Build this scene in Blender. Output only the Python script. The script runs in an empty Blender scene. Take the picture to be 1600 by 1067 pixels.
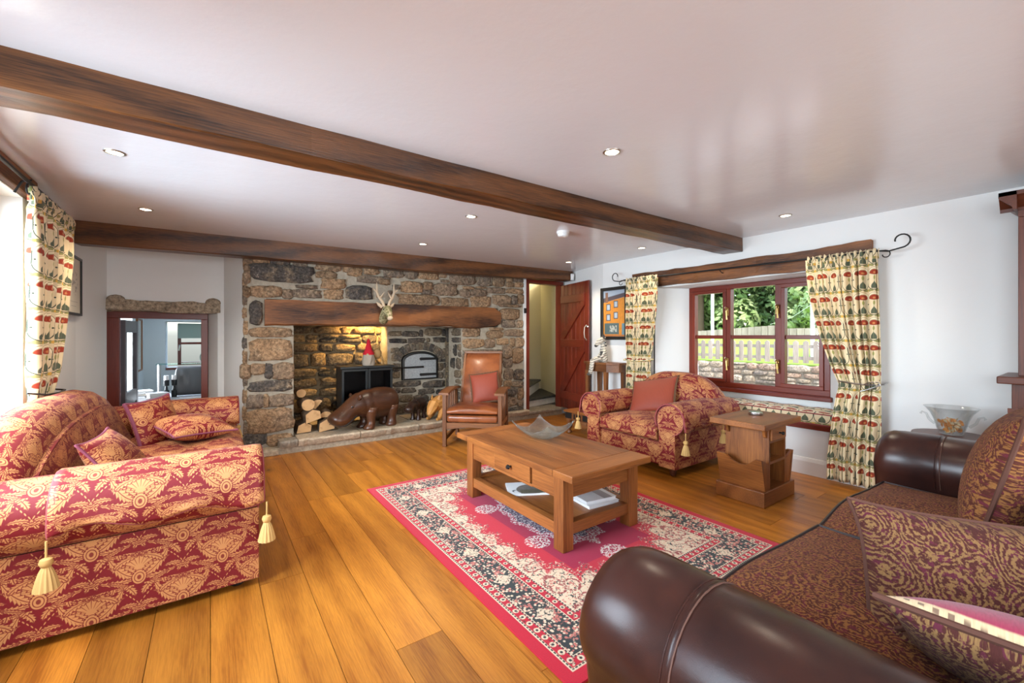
import bpy, bmesh, math, random
from mathutils import Vector, Matrix, Euler
PI = math.pi
SC = bpy.context.scene
COL = SC.collection

# ------------------------------------------------------------------ camera
PSI = math.atan(472 / 660.0)
cam_d = bpy.data.cameras.new('camera')
cam = bpy.data.objects.new('camera', cam_d)
COL.objects.link(cam)
cam.location = (0, 0, 1.28)
cam.rotation_euler = (PI / 2, 0, -PSI)
cam_d.sensor_width = 36
cam_d.sensor_fit = 'HORIZONTAL'
cam_d.lens = 36 * 660 / 1600
cam_d.shift_y = -(533.5 - 525) / 1600
cam_d.clip_start = 0.02
SC.camera = cam

# ------------------------------------------------------------------ view / world / daylight
SC.view_settings.view_transform = 'Standard'
SC.view_settings.look = 'None'
SC.view_settings.gamma = 1
SC.view_settings.use_curve_mapping = False
SC.view_settings.exposure = 0.30
SC.cycles.use_denoising = True
SC.cycles.use_adaptive_sampling = True
SC.cycles.adaptive_threshold = 0.03
SC.cycles.max_bounces = 7
SC.cycles.diffuse_bounces = 4
SC.cycles.glossy_bounces = 4
SC.cycles.transmission_bounces = 8
SC.cycles.transparent_max_bounces = 12
SC.cycles.sample_clamp_indirect = 6
SC.cycles.caustics_reflective = False
SC.cycles.caustics_refractive = False

world = bpy.data.worlds.new('world')
SC.world = world
world.use_nodes = True
wn = world.node_tree
bg = wn.nodes['Background']
sky = wn.nodes.new('ShaderNodeTexSky')
sky.sky_type = 'NISHITA'
sky.sun_disc = False
sky.sun_elevation = math.radians(48)
sky.sun_rotation = math.radians(200)
sky.air_density = 1.0
sky.dust_density = 3.0
wn.links.new(sky.outputs[0], bg.inputs[0])
bg.inputs[1].default_value = 0.8


def sun(name, direction, strength, color, angle):
    l = bpy.data.lights.new(name, 'SUN')
    l.energy = strength; l.color = color; l.angle = angle
    o = bpy.data.objects.new(name, l); COL.objects.link(o)
    o.rotation_euler = Vector(direction).to_track_quat('-Z', 'Y').to_euler()
    return o


def area(name, loc, direction, sx, sy, power, color=(1, 1, 1), spread=180):
    l = bpy.data.lights.new(name, 'AREA')
    l.shape = 'RECTANGLE'; l.size = sx; l.size_y = sy; l.energy = power; l.color = color; l.spread = math.radians(spread)
    o = bpy.data.objects.new(name, l); COL.objects.link(o)
    o.location = loc
    o.rotation_euler = Vector(direction).to_track_quat('-Z', 'Y').to_euler()
    return o


sun('sun', (0.45, 0.35, -1.0), 1.7, (1.0, 0.95, 0.86), 0.3)
# overcast daylight in the left window, then added fill lights out of view
area('daylight_left_window', (-1.45, 2.75, 1.45), (1, 0.25, -0.36), 2.5, 1.4, 175, (0.74, 0.88, 1.0), 130)
area('fill_left_rear', (-1.45, -0.9, 1.45), (1, 0.0, -0.35), 1.6, 1.3, 50, (0.76, 0.89, 1.0), 140)  # added fill light at an unseen opening made for it
area('fill_behind_camera', (1.5, -3.05, 1.2), (0, 1, -0.22), 3.2, 2.0, 105, (0.77, 0.89, 1.0), 150)  # added fill light from behind the camera, no doors stand there

area('fill_study_side', (-1.7, 7.5, 1.15), (1, 0, -0.05), 1.0, 1.2, 110, (0.86, 0.94, 1.0))  # added fill that brightens the study through an unseen side opening

# ------------------------------------------------------------------ shader expression helper
class X:
    """a scalar socket; arithmetic on it adds Math nodes to the current tree"""
    def __init__(s, sock): s.s = sock
    def __add__(a, b): return m_('ADD', a, b)
    __radd__ = __add__
    def __sub__(a, b): return m_('SUBTRACT', a, b)
    def __rsub__(a, b): return m_('SUBTRACT', b, a)
    def __mul__(a, b): return m_('MULTIPLY', a, b)
    __rmul__ = __mul__
    def __truediv__(a, b): return m_('DIVIDE', a, b)
    def __rtruediv__(a, b): return m_('DIVIDE', b, a)
    def __neg__(a): return m_('MULTIPLY', a, -1.0)


T = None


def put(sock, v):
    if isinstance(v, X): T.links.new(v.s, sock)
    else: sock.default_value = v


def m_(op, *a, clamp=False):
    n = T.nodes.new('ShaderNodeMath'); n.operation = op; n.use_clamp = clamp
    for i, v in enumerate(a): put(n.inputs[i], v)
    return X(n.outputs[0])


def fract(a): return m_('FRACT', a)
def floor_(a): return m_('FLOOR', a)
def abs_(a): return m_('ABSOLUTE', a)
def sin(a): return m_('SINE', a)
def cos(a): return m_('COSINE', a)
def sqrt(a): return m_('SQRT', a)
def mn(a, b): return m_('MINIMUM', a, b)
def mx(a, b): return m_('MAXIMUM', a, b)
def atan2(a, b): return m_('ARCTAN2', a, b)
def mod(a, b): return m_('FLOORED_MODULO', a, b)
def pw(a, b): return m_('POWER', a, b)
def ln(x, y): return sqrt(x * x + y * y)


def sst(a, e0, e1):
    """smoothstep from e0 to e1 (e0 > e1 gives a falling edge)"""
    n = T.nodes.new('ShaderNodeMapRange'); n.interpolation_type = 'SMOOTHSTEP'
    if e0 <= e1: f0, f1, t0, t1 = e0, e1, 0.0, 1.0
    else: f0, f1, t0, t1 = e1, e0, 1.0, 0.0
    put(n.inputs[0], a)
    n.inputs[1].default_value = f0; n.inputs[2].default_value = f1
    n.inputs[3].default_value = t0; n.inputs[4].default_value = t1
    return X(n.outputs[0])


def band(a, c, w, s=0.004):
    """1 where |a-c| < w"""
    return sst(abs_(a - c), w + s, w - s)


def vec(x, y, z=0.0):
    n = T.nodes.new('ShaderNodeCombineXYZ')
    put(n.inputs[0], x); put(n.inputs[1], y); put(n.inputs[2], z)
    return n.outputs[0]


def noise(x, y, z=0.0, scale=1.0, detail=2.0, rough=0.5, dist=0.0):
    n = T.nodes.new('ShaderNodeTexNoise')
    T.links.new(vec(x, y, z), n.inputs['Vector'])
    n.inputs['Scale'].default_value = scale; n.inputs['Detail'].default_value = detail
    n.inputs['Roughness'].default_value = rough; n.inputs['Distortion'].default_value = dist
    return X(n.outputs[0])


def voro(x, y, z=0.0, scale=1.0, feature='F1', rnd=1.0):
    n = T.nodes.new('ShaderNodeTexVoronoi'); n.feature = feature
    T.links.new(vec(x, y, z), n.inputs['Vector'])
    n.inputs['Scale'].default_value = scale
    n.inputs['Randomness'].default_value = rnd
    sp = None
    if feature != 'DISTANCE_TO_EDGE':
        q = T.nodes.new('ShaderNodeSeparateColor'); T.links.new(n.outputs['Color'], q.inputs[0])
        sp = X(q.outputs[0])
    return X(n.outputs['Distance']), sp


def uvc():
    n = T.nodes.new('ShaderNodeUVMap'); n.uv_map = 'UVMap'
    s = T.nodes.new('ShaderNodeSeparateXYZ'); T.links.new(n.outputs[0], s.inputs[0])
    return X(s.outputs[0]), X(s.outputs[1])


def objc():
    n = T.nodes.new('ShaderNodeTexCoord')
    s = T.nodes.new('ShaderNodeSeparateXYZ'); T.links.new(n.outputs['Object'], s.inputs[0])
    return X(s.outputs[0]), X(s.outputs[1]), X(s.outputs[2])


def rnd():
    n = T.nodes.new('ShaderNodeObjectInfo'); return X(n.outputs['Random'])


def cm(fac, a, b):
    """colour mix: a where fac = 0, b where fac = 1"""
    n = T.nodes.new('ShaderNodeMix'); n.data_type = 'RGBA'
    put(n.inputs[0], fac)
    for i, v in ((6, a), (7, b)):
        if isinstance(v, tuple): n.inputs[i].default_value = (*v, 1)
        else: T.links.new(v, n.inputs[i])
    return n.outputs[2]


def scale_c(c, f):
    n = T.nodes.new('ShaderNodeVectorMath'); n.operation = 'SCALE'
    if isinstance(c, tuple): n.inputs[0].default_value = c
    else: T.links.new(c, n.inputs[0])
    put(n.inputs['Scale'], f)
    return n.outputs[0]


MATS = {}


def new_mat(name):
    global T
    m = bpy.data.materials.new(name); m.use_nodes = True
    T = m.node_tree
    MATS[name] = m
    return m


def bsdf(color, rough=0.5, spec=0.5, metal=0.0, bump=None, bstr=0.3, bdist=0.01, sheen=0.0, coat=0.0, coat_r=0.1,
         trans=0.0, ior=1.45, emit=None, estr=0.0, alpha=None):
    b = T.nodes['Principled BSDF']
    if isinstance(color, tuple): b.inputs['Base Color'].default_value = (*color, 1)
    else: T.links.new(color, b.inputs['Base Color'])
    put(b.inputs['Roughness'], rough)
    b.inputs['Specular IOR Level'].default_value = spec
    b.inputs['Metallic'].default_value = metal
    b.inputs['Sheen Weight'].default_value = sheen
    b.inputs['Coat Weight'].default_value = coat
    b.inputs['Coat Roughness'].default_value = coat_r
    b.inputs['Transmission Weight'].default_value = trans
    b.inputs['IOR'].default_value = ior
    if emit is not None:
        b.inputs['Emission Color'].default_value = (*emit, 1)
        b.inputs['Emission Strength'].default_value = estr
    if bump is not None:
        n = T.nodes.new('ShaderNodeBump')
        n.inputs['Strength'].default_value = bstr
        n.inputs['Distance'].default_value = bdist
        put(n.inputs['Height'], bump)
        T.links.new(n.outputs[0], b.inputs['Normal'])
    return b


def plain(name, color, rough=0.5, **k):
    m = new_mat(name); bsdf(color, rough, **k); return m


def wood(name, dark, light, axis, rough=0.4, grain=1.0, coat=0.0, var=0.25, ring=28.0, bstr=0.15, spec=0.5, bigw=0.9, ringw=0.42, knots=False):
    """long-grain wood, grain running along axis 0/1/2 of the object"""
    m = new_mat(name)
    c = list(objc())
    along = c.pop(axis)
    a, b = c
    r = rnd()
    off = r * 37.0
    warp = noise(a * 3.0 + off, b * 3.0, along * 0.7 + off, 1.0, 2.0) * 1.0
    rings = sin((a + b * 0.6) * ring * grain + warp * 14.0 + off) * 0.5 + 0.5
    fine = noise(a * 170.0 * grain + off, b * 170.0 * grain, along * 6.0 * grain + off, 1.0, 3.0, 0.65)
    big = noise(a * 5.0 + off, b * 5.0, along * 1.3, 1.0, 2.0)
    f = m_('ADD', rings * ringw + sst(fine, 0.3, 0.7) * 0.55, (big - 0.5) * bigw, clamp=True)
    col = cm(f, dark, light)
    if knots:                               # scattered knots and short mineral streaks
        kd, kc = voro(a * 3.1 + off, along * 1.5, 0.0, 1.0)
        kn = sst(kd + (fine - 0.5) * 0.03, 0.075, 0.035) * sst(kc, 0.45, 0.5)
        halo = sst(kd, 0.20, 0.06) * sst(kc, 0.45, 0.5) * 0.45
        pore = sst(fine, 0.60, 0.68) * 0.45
        col = cm(m_('ADD', mx(kn * 0.85, halo), pore, clamp=True), col, (0.09, 0.028, 0.006))
    col = scale_c(col, r * var + (1.0 - var * 0.5))
    bsdf(col, rough, bump=fine + rings * 0.4, bstr=bstr, bdist=0.004, coat=coat, spec=spec)
    return m


def wood3(name, dark, light, **k):
    return [wood('%s_%s' % (name, 'xyz'[i]), dark, light, i, **k) for i in range(3)]


# ------------------------------------------------------------------ materials
FLOOR_M = wood('oak_floor', (0.25, 0.075, 0.008), (0.56, 0.215, 0.026), 1, rough=0.34, grain=1.0, var=0.5, ring=46, bstr=0.12, ringw=0.34, bigw=0.8, knots=True)
plain('floor_gap', (0.05, 0.02, 0.008), 0.8)
BEAM = wood3('beam_wood', (0.020, 0.008, 0.004), (0.165, 0.060, 0.017), rough=0.34, ring=62, bstr=0.3, var=0.1, ringw=0.55, bigw=0.9)
LINT = wood3('old_beam', (0.030, 0.010, 0.004), (0.25, 0.090, 0.025), rough=0.55, ring=34, bstr=0.5, var=0.2, bigw=2.2)
GREYW = wood3('weathered_wood', (0.12, 0.085, 0.055), (0.36, 0.28, 0.19), rough=0.8, ring=30, bstr=0.8)
MAHO = wood3('mahogany', (0.115, 0.014, 0.007), (0.20, 0.030, 0.012), rough=0.33, ring=24, bstr=0.05, var=0.2)
PINE = wood3('honey_wood', (0.14, 0.042, 0.010), (0.37, 0.128, 0.030), rough=0.42, ring=30, bstr=0.12, var=0.2)
OAK = wood3('dark_oak', (0.09, 0.030, 0.010), (0.25, 0.095, 0.030), rough=0.42, ring=30, bstr=0.12, var=0.15)
DRES = wood3('dresser_wood', (0.055, 0.014, 0.007), (0.13, 0.034, 0.014), rough=0.35, ring=26, bstr=0.08)
CARVE = wood3('hippo_wood', (0.030, 0.012, 0.007), (0.12, 0.045, 0.019), rough=0.3, ring=20, bstr=0.1)
DCARVE = wood3('ebony_wood', (0.015, 0.008, 0.006), (0.05, 0.022, 0.014), rough=0.3, ring=20, bstr=0.1)
LCARVE = wood3('pale_carved_wood', (0.42, 0.17, 0.035), (0.66, 0.33, 0.09), rough=0.55, ring=60, bstr=0.4)
BARK = wood3('log_bark', (0.06, 0.035, 0.02), (0.22, 0.14, 0.08), rough=0.9, ring=30, bstr=0.9)
FENCE = wood3('fence_wood', (0.20, 0.17, 0.135), (0.40, 0.36, 0.30), rough=0.85, ring=20, bstr=0.3)

# plaster: faint roller unevenness
for nm, col, ro, sp in (('wall_paint', (0.74, 0.735, 0.715), 0.6, 0.4), ('ceiling_paint', (0.76, 0.785, 0.82), 0.20, 0.75),
                        ('office_paint', (0.66, 0.72, 0.75), 0.7, 0.3), ('stair_plaster', (0.66, 0.60, 0.42), 0.8, 0.3),
                        ('skirting_paint', (0.80, 0.78, 0.74), 0.35, 0.5)):
    new_mat(nm)
    x, y, z = objc()
    h = noise(x, y, z, 9.0, 4.0, 0.6) + noise(x, y, z, 1.6, 2.0) * 1.5
    k = noise(x, y, z, 0.9, 3.0)
    bsdf(scale_c(col, k * 0.10 + 0.95), ro, spec=sp, bump=h, bstr=0.10 if nm != 'skirting_paint' else 0.03, bdist=0.02)


def stone_mat(name, pal, rough=0.85, speck=1.0, bst=1.0, con=1.25):
    new_mat(name)
    x, y, z = objc(); r = rnd()
    o = r * 19.0
    n1 = noise(x + o, y, z, 9.0, 5.0, 0.65)
    n2 = noise(x, y + o, z, 34.0, 4.0, 0.7)
    n3 = noise(x, y, z + o, 4.0, 2.0)
    c = cm(sst(r, 0.15, 0.45), pal[0], pal[1])
    c = cm(sst(r, 0.5, 0.8), c, pal[2])
    c = cm(sst(fract(r * 7.31), 0.86, 0.90), c, pal[3])
    c = cm(sst(n1, 0.45, 0.75) * 0.6, c, pal[4])
    c = cm(sst(n3, 0.55, 0.7) * 0.35, c, pal[3])
    c = cm(sst(n2, 0.60, 0.74) * 0.55 * speck, c, (0.42, 0.36, 0.28))
    c = scale_c(c, sst(n2, 0.25, 0.75) * con + 1.025 - con * 0.5)
    bsdf(c, rough, bump=n1 + n2 * 0.7, bstr=bst, bdist=0.04, spec=0.35)


stone_mat('rubble_stone', ((0.24, 0.15, 0.085), (0.34, 0.21, 0.115), (0.18, 0.135, 0.10), (0.085, 0.073, 0.064), (0.46, 0.33, 0.20)))
stone_mat('soot_stone', ((0.12, 0.095, 0.072), (0.19, 0.14, 0.09), (0.09, 0.075, 0.063), (0.04, 0.036, 0.034), (0.27, 0.20, 0.13)))
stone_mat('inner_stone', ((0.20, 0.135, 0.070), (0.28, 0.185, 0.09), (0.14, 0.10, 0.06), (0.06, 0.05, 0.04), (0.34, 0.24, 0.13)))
stone_mat('hearth_stone', ((0.46, 0.36, 0.25), (0.42, 0.33, 0.23), (0.38, 0.31, 0.22), (0.27, 0.23, 0.18), (0.58, 0.47, 0.33)), 0.7, 0.2, 0.35, 0.5)
stone_mat('slab_stone', ((0.36, 0.28, 0.20), (0.40, 0.31, 0.22), (0.32, 0.25, 0.18), (0.12, 0.095, 0.07), (0.40, 0.33, 0.25)), 0.8, 0.5)
stone_mat('garden_stone', ((0.33, 0.275, 0.20), (0.38, 0.33, 0.26), (0.35, 0.25, 0.18), (0.20, 0.175, 0.145), (0.44, 0.38, 0.30)), 0.9, 0.4)
stone_mat('slate', ((0.085, 0.08, 0.068), (0.10, 0.09, 0.075), (0.075, 0.07, 0.06), (0.05, 0.05, 0.045), (0.13, 0.12, 0.10)), 0.6, 0.2)
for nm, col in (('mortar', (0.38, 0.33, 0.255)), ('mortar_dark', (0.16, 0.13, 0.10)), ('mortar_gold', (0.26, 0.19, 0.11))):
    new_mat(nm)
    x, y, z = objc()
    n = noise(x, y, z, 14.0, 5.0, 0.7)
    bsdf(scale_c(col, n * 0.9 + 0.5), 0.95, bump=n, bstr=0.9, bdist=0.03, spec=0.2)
new_mat('whitewashed_stone')
x, y, z = objc()
n = noise(x, y, z, 16.0, 4.0, 0.6)
bsdf(scale_c((0.72, 0.69, 0.63), n * 0.5 + 0.72), 0.9, bump=n, bstr=0.9, bdist=0.02)


def damask(name, base, gold, W=0.37, sheen=0.03, rough=0.58):
    """half-drop brocade: mirrored palmettes, scrolled acanthus leaves, beaded veins"""
    new_mat(name)
    u, v = uvc()
    u = u / W; v = v / W
    H = 0.47
    row = floor_(v / H)
    par = mod(row, 2.0)
    x = abs_(fract(u + par * 0.5) - 0.5)            # 0 at the motif axis, 0.5 at the edge
    y = fract(v / H) * H - H * 0.5 - 0.05
    wob = noise(x, y, 0.0, 22.0, 2.0) - 0.5
    wob2 = noise(x, y, 5.0, 9.0, 1.0) - 0.5

    def leafshape(cx, cy, ang, L, Wd, curl, teeth):
        """an acanthus leaf from (cx,cy) along ang: returns (mask, dark veins)"""
        dx = x - cx; dy = y - cy
        a = dx * math.cos(ang) + dy * math.sin(ang)
        b = dy * math.cos(ang) - dx * math.sin(ang)
        b = b - a * a * curl
        t = a / L
        wd = sin(m_('MINIMUM', mx(t, 0.0), 1.0) * PI)
        wd = pw(mx(wd, 0.0001), 0.6) * Wd * (1.0 - abs_(sin(t * teeth + abs_(b) * 30.0)) * 0.38)
        rng_ = sst(t, 0.0, 0.02) * sst(t, 1.0, 0.98)
        mk = sst(abs_(b) - wd, 0.004, -0.004) * rng_
        vein = sst(abs_(b), 0.008, 0.004)
        rib = sst(abs_(sin(t * teeth * 1.0 + abs_(b) * 70.0)), 0.36, 0.14) * sst(abs_(b), Wd * 0.15, Wd * 0.3)
        rim = sst(abs_(abs_(b) - wd), 0.010, 0.005) * rng_
        return mk, mx(mx(vein, rib) * mk, rim)
    parts = [
        leafshape(0.03, -0.16, 0.95, 0.34, 0.070, -1.2, 22.0),
        leafshape(0.04, -0.18, 0.35, 0.42, 0.085, 1.5, 26.0),
        leafshape(0.05, -0.20, -0.25, 0.36, 0.055, 1.0, 24.0),
        leafshape(0.27, -0.02, 2.1, 0.26, 0.060, 2.2, 20.0),
        leafshape(0.46, 0.02, 1.75, 0.24, 0.060, 2.5, 18.0),
        leafshape(0.44, -0.24, 1.3, 0.22, 0.050, -2.0, 18.0),
        leafshape(0.015, 0.12, 1.05, 0.20, 0.050, -2.2, 18.0),
        leafshape(0.13, 0.12, 0.55, 0.24, 0.045, -1.6, 20.0),
        leafshape(0.10, -0.285, 0.22, 0.26, 0.035, 0.8, 24.0),
        leafshape(0.02, 0.175, 0.12, 0.30, 0.050, 0.9, 24.0),
        leafshape(0.20, 0.10, 1.15, 0.21, 0.050, 1.5, 18.0),
        leafshape(0.33, 0.13, 0.85, 0.22, 0.055, -1.5, 18.0),
        leafshape(0.36, -0.06, -0.9, 0.18, 0.045, 1.5, 18.0),
        leafshape(0.49, -0.12, 2.75, 0.20, 0.045, 1.8, 18.0),
    ]
    # palmette on the axis
    py = y + 0.06
    r = ln(x, py); th = atan2(x, py)
    rad = (cos(th) * 0.5 + 0.5) * 0.19 + 0.03 + abs_(cos(th * 4.5)) * 0.045
    palm = sst(r - rad + wob * 0.02, 0.005, -0.005)
    rib = sst(abs_(sin(th * 9.0)), 0.36, 0.14) * sst(r, 0.05, 0.08)
    # pomegranate below
    qy = y + 0.19
    q = ln(x / 0.075, qy / 0.095)
    pom = sst(q, 1.02, 0.96)
    pomd = mx(band(q, 0.70, 0.07, 0.03), sst(ln(x / 0.025, qy / 0.035), 1.05, 0.85))
    halo = band(q, 1.12, 0.05, 0.03)
    m, dk = palm, rib * palm
    for mk, vv in parts:
        outl = 0.0
        dk = dk * (1.0 - mk) + vv
        m = mx(m, mk)
    dk = dk * (1.0 - pom) + pomd * pom
    m = mx(m * (1.0 - halo), pom)
    # bead string between motifs
    arcy = y - 0.25 + x * x * 1.4
    bead = sst(ln(fract(x * 26.0) - 0.5, arcy * 26.0), 0.36, 0.24)
    m = mx(m, bead)
    m = m * (1.0 - m_('MINIMUM', dk, 1.0) * 0.9)
    thread = noise(u * 800.0, v * 160.0, 0.0, 1.0, 1.0)
    m2 = m * (thread * 0.4 + 0.75)
    c = cm(m_('MINIMUM', m2, 1.0), base, gold)
    b = bsdf(c, rough, sheen=sheen, bump=m * 0.6 + thread * 0.4, bstr=0.25, bdist=0.002, spec=0.35)
    b.inputs['Sheen Roughness'].default_value = 0.35


damask('red_damask', (0.155, 0.006, 0.009), (0.50, 0.225, 0.080), W=0.31)


def paisley(name, k, dark, light, strk=1.0):
    new_mat(name)
    u, v = uvc()
    n = noise(u, v, 0.0, 7.0 * k, 2.0) - 0.5
    n2 = noise(u, v, 3.0, 7.0 * k, 2.0) - 0.5
    d, c = voro(u + n * 0.07 / k, v * 0.8 + n2 * 0.07 / k, 0.0, 7.0 * k)
    rings = sin(d * 58.0 + c * 9.0)
    # short flecks that follow the teardrop rings
    fil = noise(d * 14.0 + c * 5.0, u * 55.0 * k, v * 55.0 * k, 1.0, 2.0, 0.6)
    fl = noise(u * 90.0 * k, v * 90.0 * k, 5.0, 1.0, 2.0, 0.6)
    f = sst(rings * 0.16 * strk + (fil - 0.5) * 1.6 + (fl - 0.5) * 1.5, -0.10, 0.20)
    pl = noise(u * 30.0 * k, v * 30.0 * k, 9.0, 1.0, 2.0)
    th = noise(u * 600.0, v * 200.0, 0.0, 1.0, 1.0)
    col = cm(f, cm(sst(pl, 0.5, 0.6), dark, (dark[0] * 1.5, dark[1] * 1.0, dark[2] * 2.2)), light)
    col = scale_c(col, th * 0.5 + 0.75)
    bsdf(col, 0.85, sheen=0.02, bump=f + th * 0.5, bstr=0.35, bdist=0.003, spec=0.25)


paisley('paisley_brown', 1.5, (0.085, 0.022, 0.014), (0.27, 0.115, 0.034))
paisley('paisley_large', 1.9, (0.075, 0.020, 0.016), (0.25, 0.135, 0.052), 1.3)

new_mat('stripe_weave')
u, v = uvc()
w = noise(u * 300.0, v * 60.0, 0.0, 1.0, 1.0)
s = fract(v / 0.16)
f = sst(abs_(s - 0.5), 0.20, 0.23)
dash = band(s, 0.34, 0.02, 0.01) + band(s, 0.66, 0.02, 0.01)
dash = dash * sst(sin(u * 300.0), 0.0, 0.4)
c = cm(f, (0.66, 0.50, 0.29), (0.33, 0.025, 0.07))
c = cm(dash * 0.8, c, (0.10, 0.04, 0.03))
bsdf(scale_c(c, w * 0.5 + 0.75), 0.9, bump=w, bstr=0.3, bdist=0.002, sheen=0.2)


def curtain_mat(name, cream):
    """printed poppies: arches with red domes, stems, spade leaves"""
    new_mat(name)
    u, v = uvc()
    x = fract(u / 0.135) - 0.5
    y = fract(v / 0.205)
    ax = abs_(x)
    wv = noise(u, v, 0.0, 60.0, 2.0)
    ink = (0.045, 0.055, 0.040)
    # red dome
    yy = y - 0.74
    dome = sst(ln(x / 0.33, mx(yy / 0.14, yy / -0.06)), 1.04, 0.96)
    # arch over it
    ar = ln(x / 0.47, (y - 0.70) / 0.27)
    arch = band(ar, 0.90, 0.045, 0.02) * sst(y, 0.68, 0.72)
    arch2 = band(ar, 1.0, 0.02, 0.012) * sst(y, 0.68, 0.72)
    # lower U from stem to stem
    lo = ln(x / 0.47, (y - 0.36) / 0.28)
    ucv = band(lo, 1.0, 0.045, 0.02) * sst(y, 0.36, 0.34)
    side = sst(ax, 0.455, 0.470) * sst(y, 0.34, 0.36) * sst(y, 0.80, 0.72)
    cross = sst(ln(0.5 - ax, y - 0.50), 0.055, 0.04) + sst(ln(0.40 - ax, (y - 0.50) * 1.4), 0.045, 0.03) \
        + sst(ln(0.5 - ax, (y - 0.57) * 0.9), 0.05, 0.035)
    # spade leaf
    lw = sin(m_('MULTIPLY', sst(y, 0.13, 0.44), PI)) * 0.05 + sst(y, 0.46, 0.16) * 0.20
    spade = sst(ax - lw, 0.012, -0.012) * sst(y, 0.125, 0.14) * sst(y, 0.465, 0.45)
    mid = sst(ax, 0.022, 0.010) * sst(y, 0.14, 0.16) * sst(y, 0.70, 0.68)
    bud = sst(ln(x / 0.075, (y - 0.56) / 0.085), 1.05, 0.9)
    # foliage row
    fol = sst(ln((ax - 0.27) / 0.24, (y - 0.055) / 0.06) + (wv - 0.5) * 1.3, 1.0, 0.8)
    flo = sst(ln((0.5 - ax) / 0.12, (y - 0.045) / 0.065), 1.05, 0.85)
    c = cm(fol * 0.9, cream, (0.24, 0.225, 0.07))
    c = cm(flo, c, (0.62, 0.36, 0.07))
    c = cm(bud, c, (0.32, 0.30, 0.09))
    c = cm(spade, c, (0.085, 0.10, 0.065))
    c = cm(mid * 0.85, c, (0.16, 0.17, 0.08))
    c = cm(m_('MINIMUM', mx(mx(ucv, side), cross), 1.0), c, ink)
    c = cm(arch, c, (0.80, 0.70, 0.50))
    c = cm(arch2, c, (0.10, 0.11, 0.06))
    rc = cm(sst(ln(x / 0.12, (y - 0.755) / 0.05), 1.1, 0.5), (0.30, 0.040, 0.018), (0.52, 0.20, 0.07))
    c = cm(dome, c, rc)
    rim = band(ln(x / 0.33, mx(yy / 0.14, yy / -0.06)), 1.04, 0.05, 0.03)
    c = cm(rim * 0.7, c, (0.10, 0.03, 0.02))
    b = bsdf(c, 0.85, sheen=0.1, bump=noise(u * 500.0, v * 500.0, 0.0, 1.0, 1.0), bstr=0.1, bdist=0.001, spec=0.2)
    b.inputs['Subsurface Weight'].default_value = 0.0


curtain_mat('poppy_print', (0.68, 0.545, 0.34))


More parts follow.
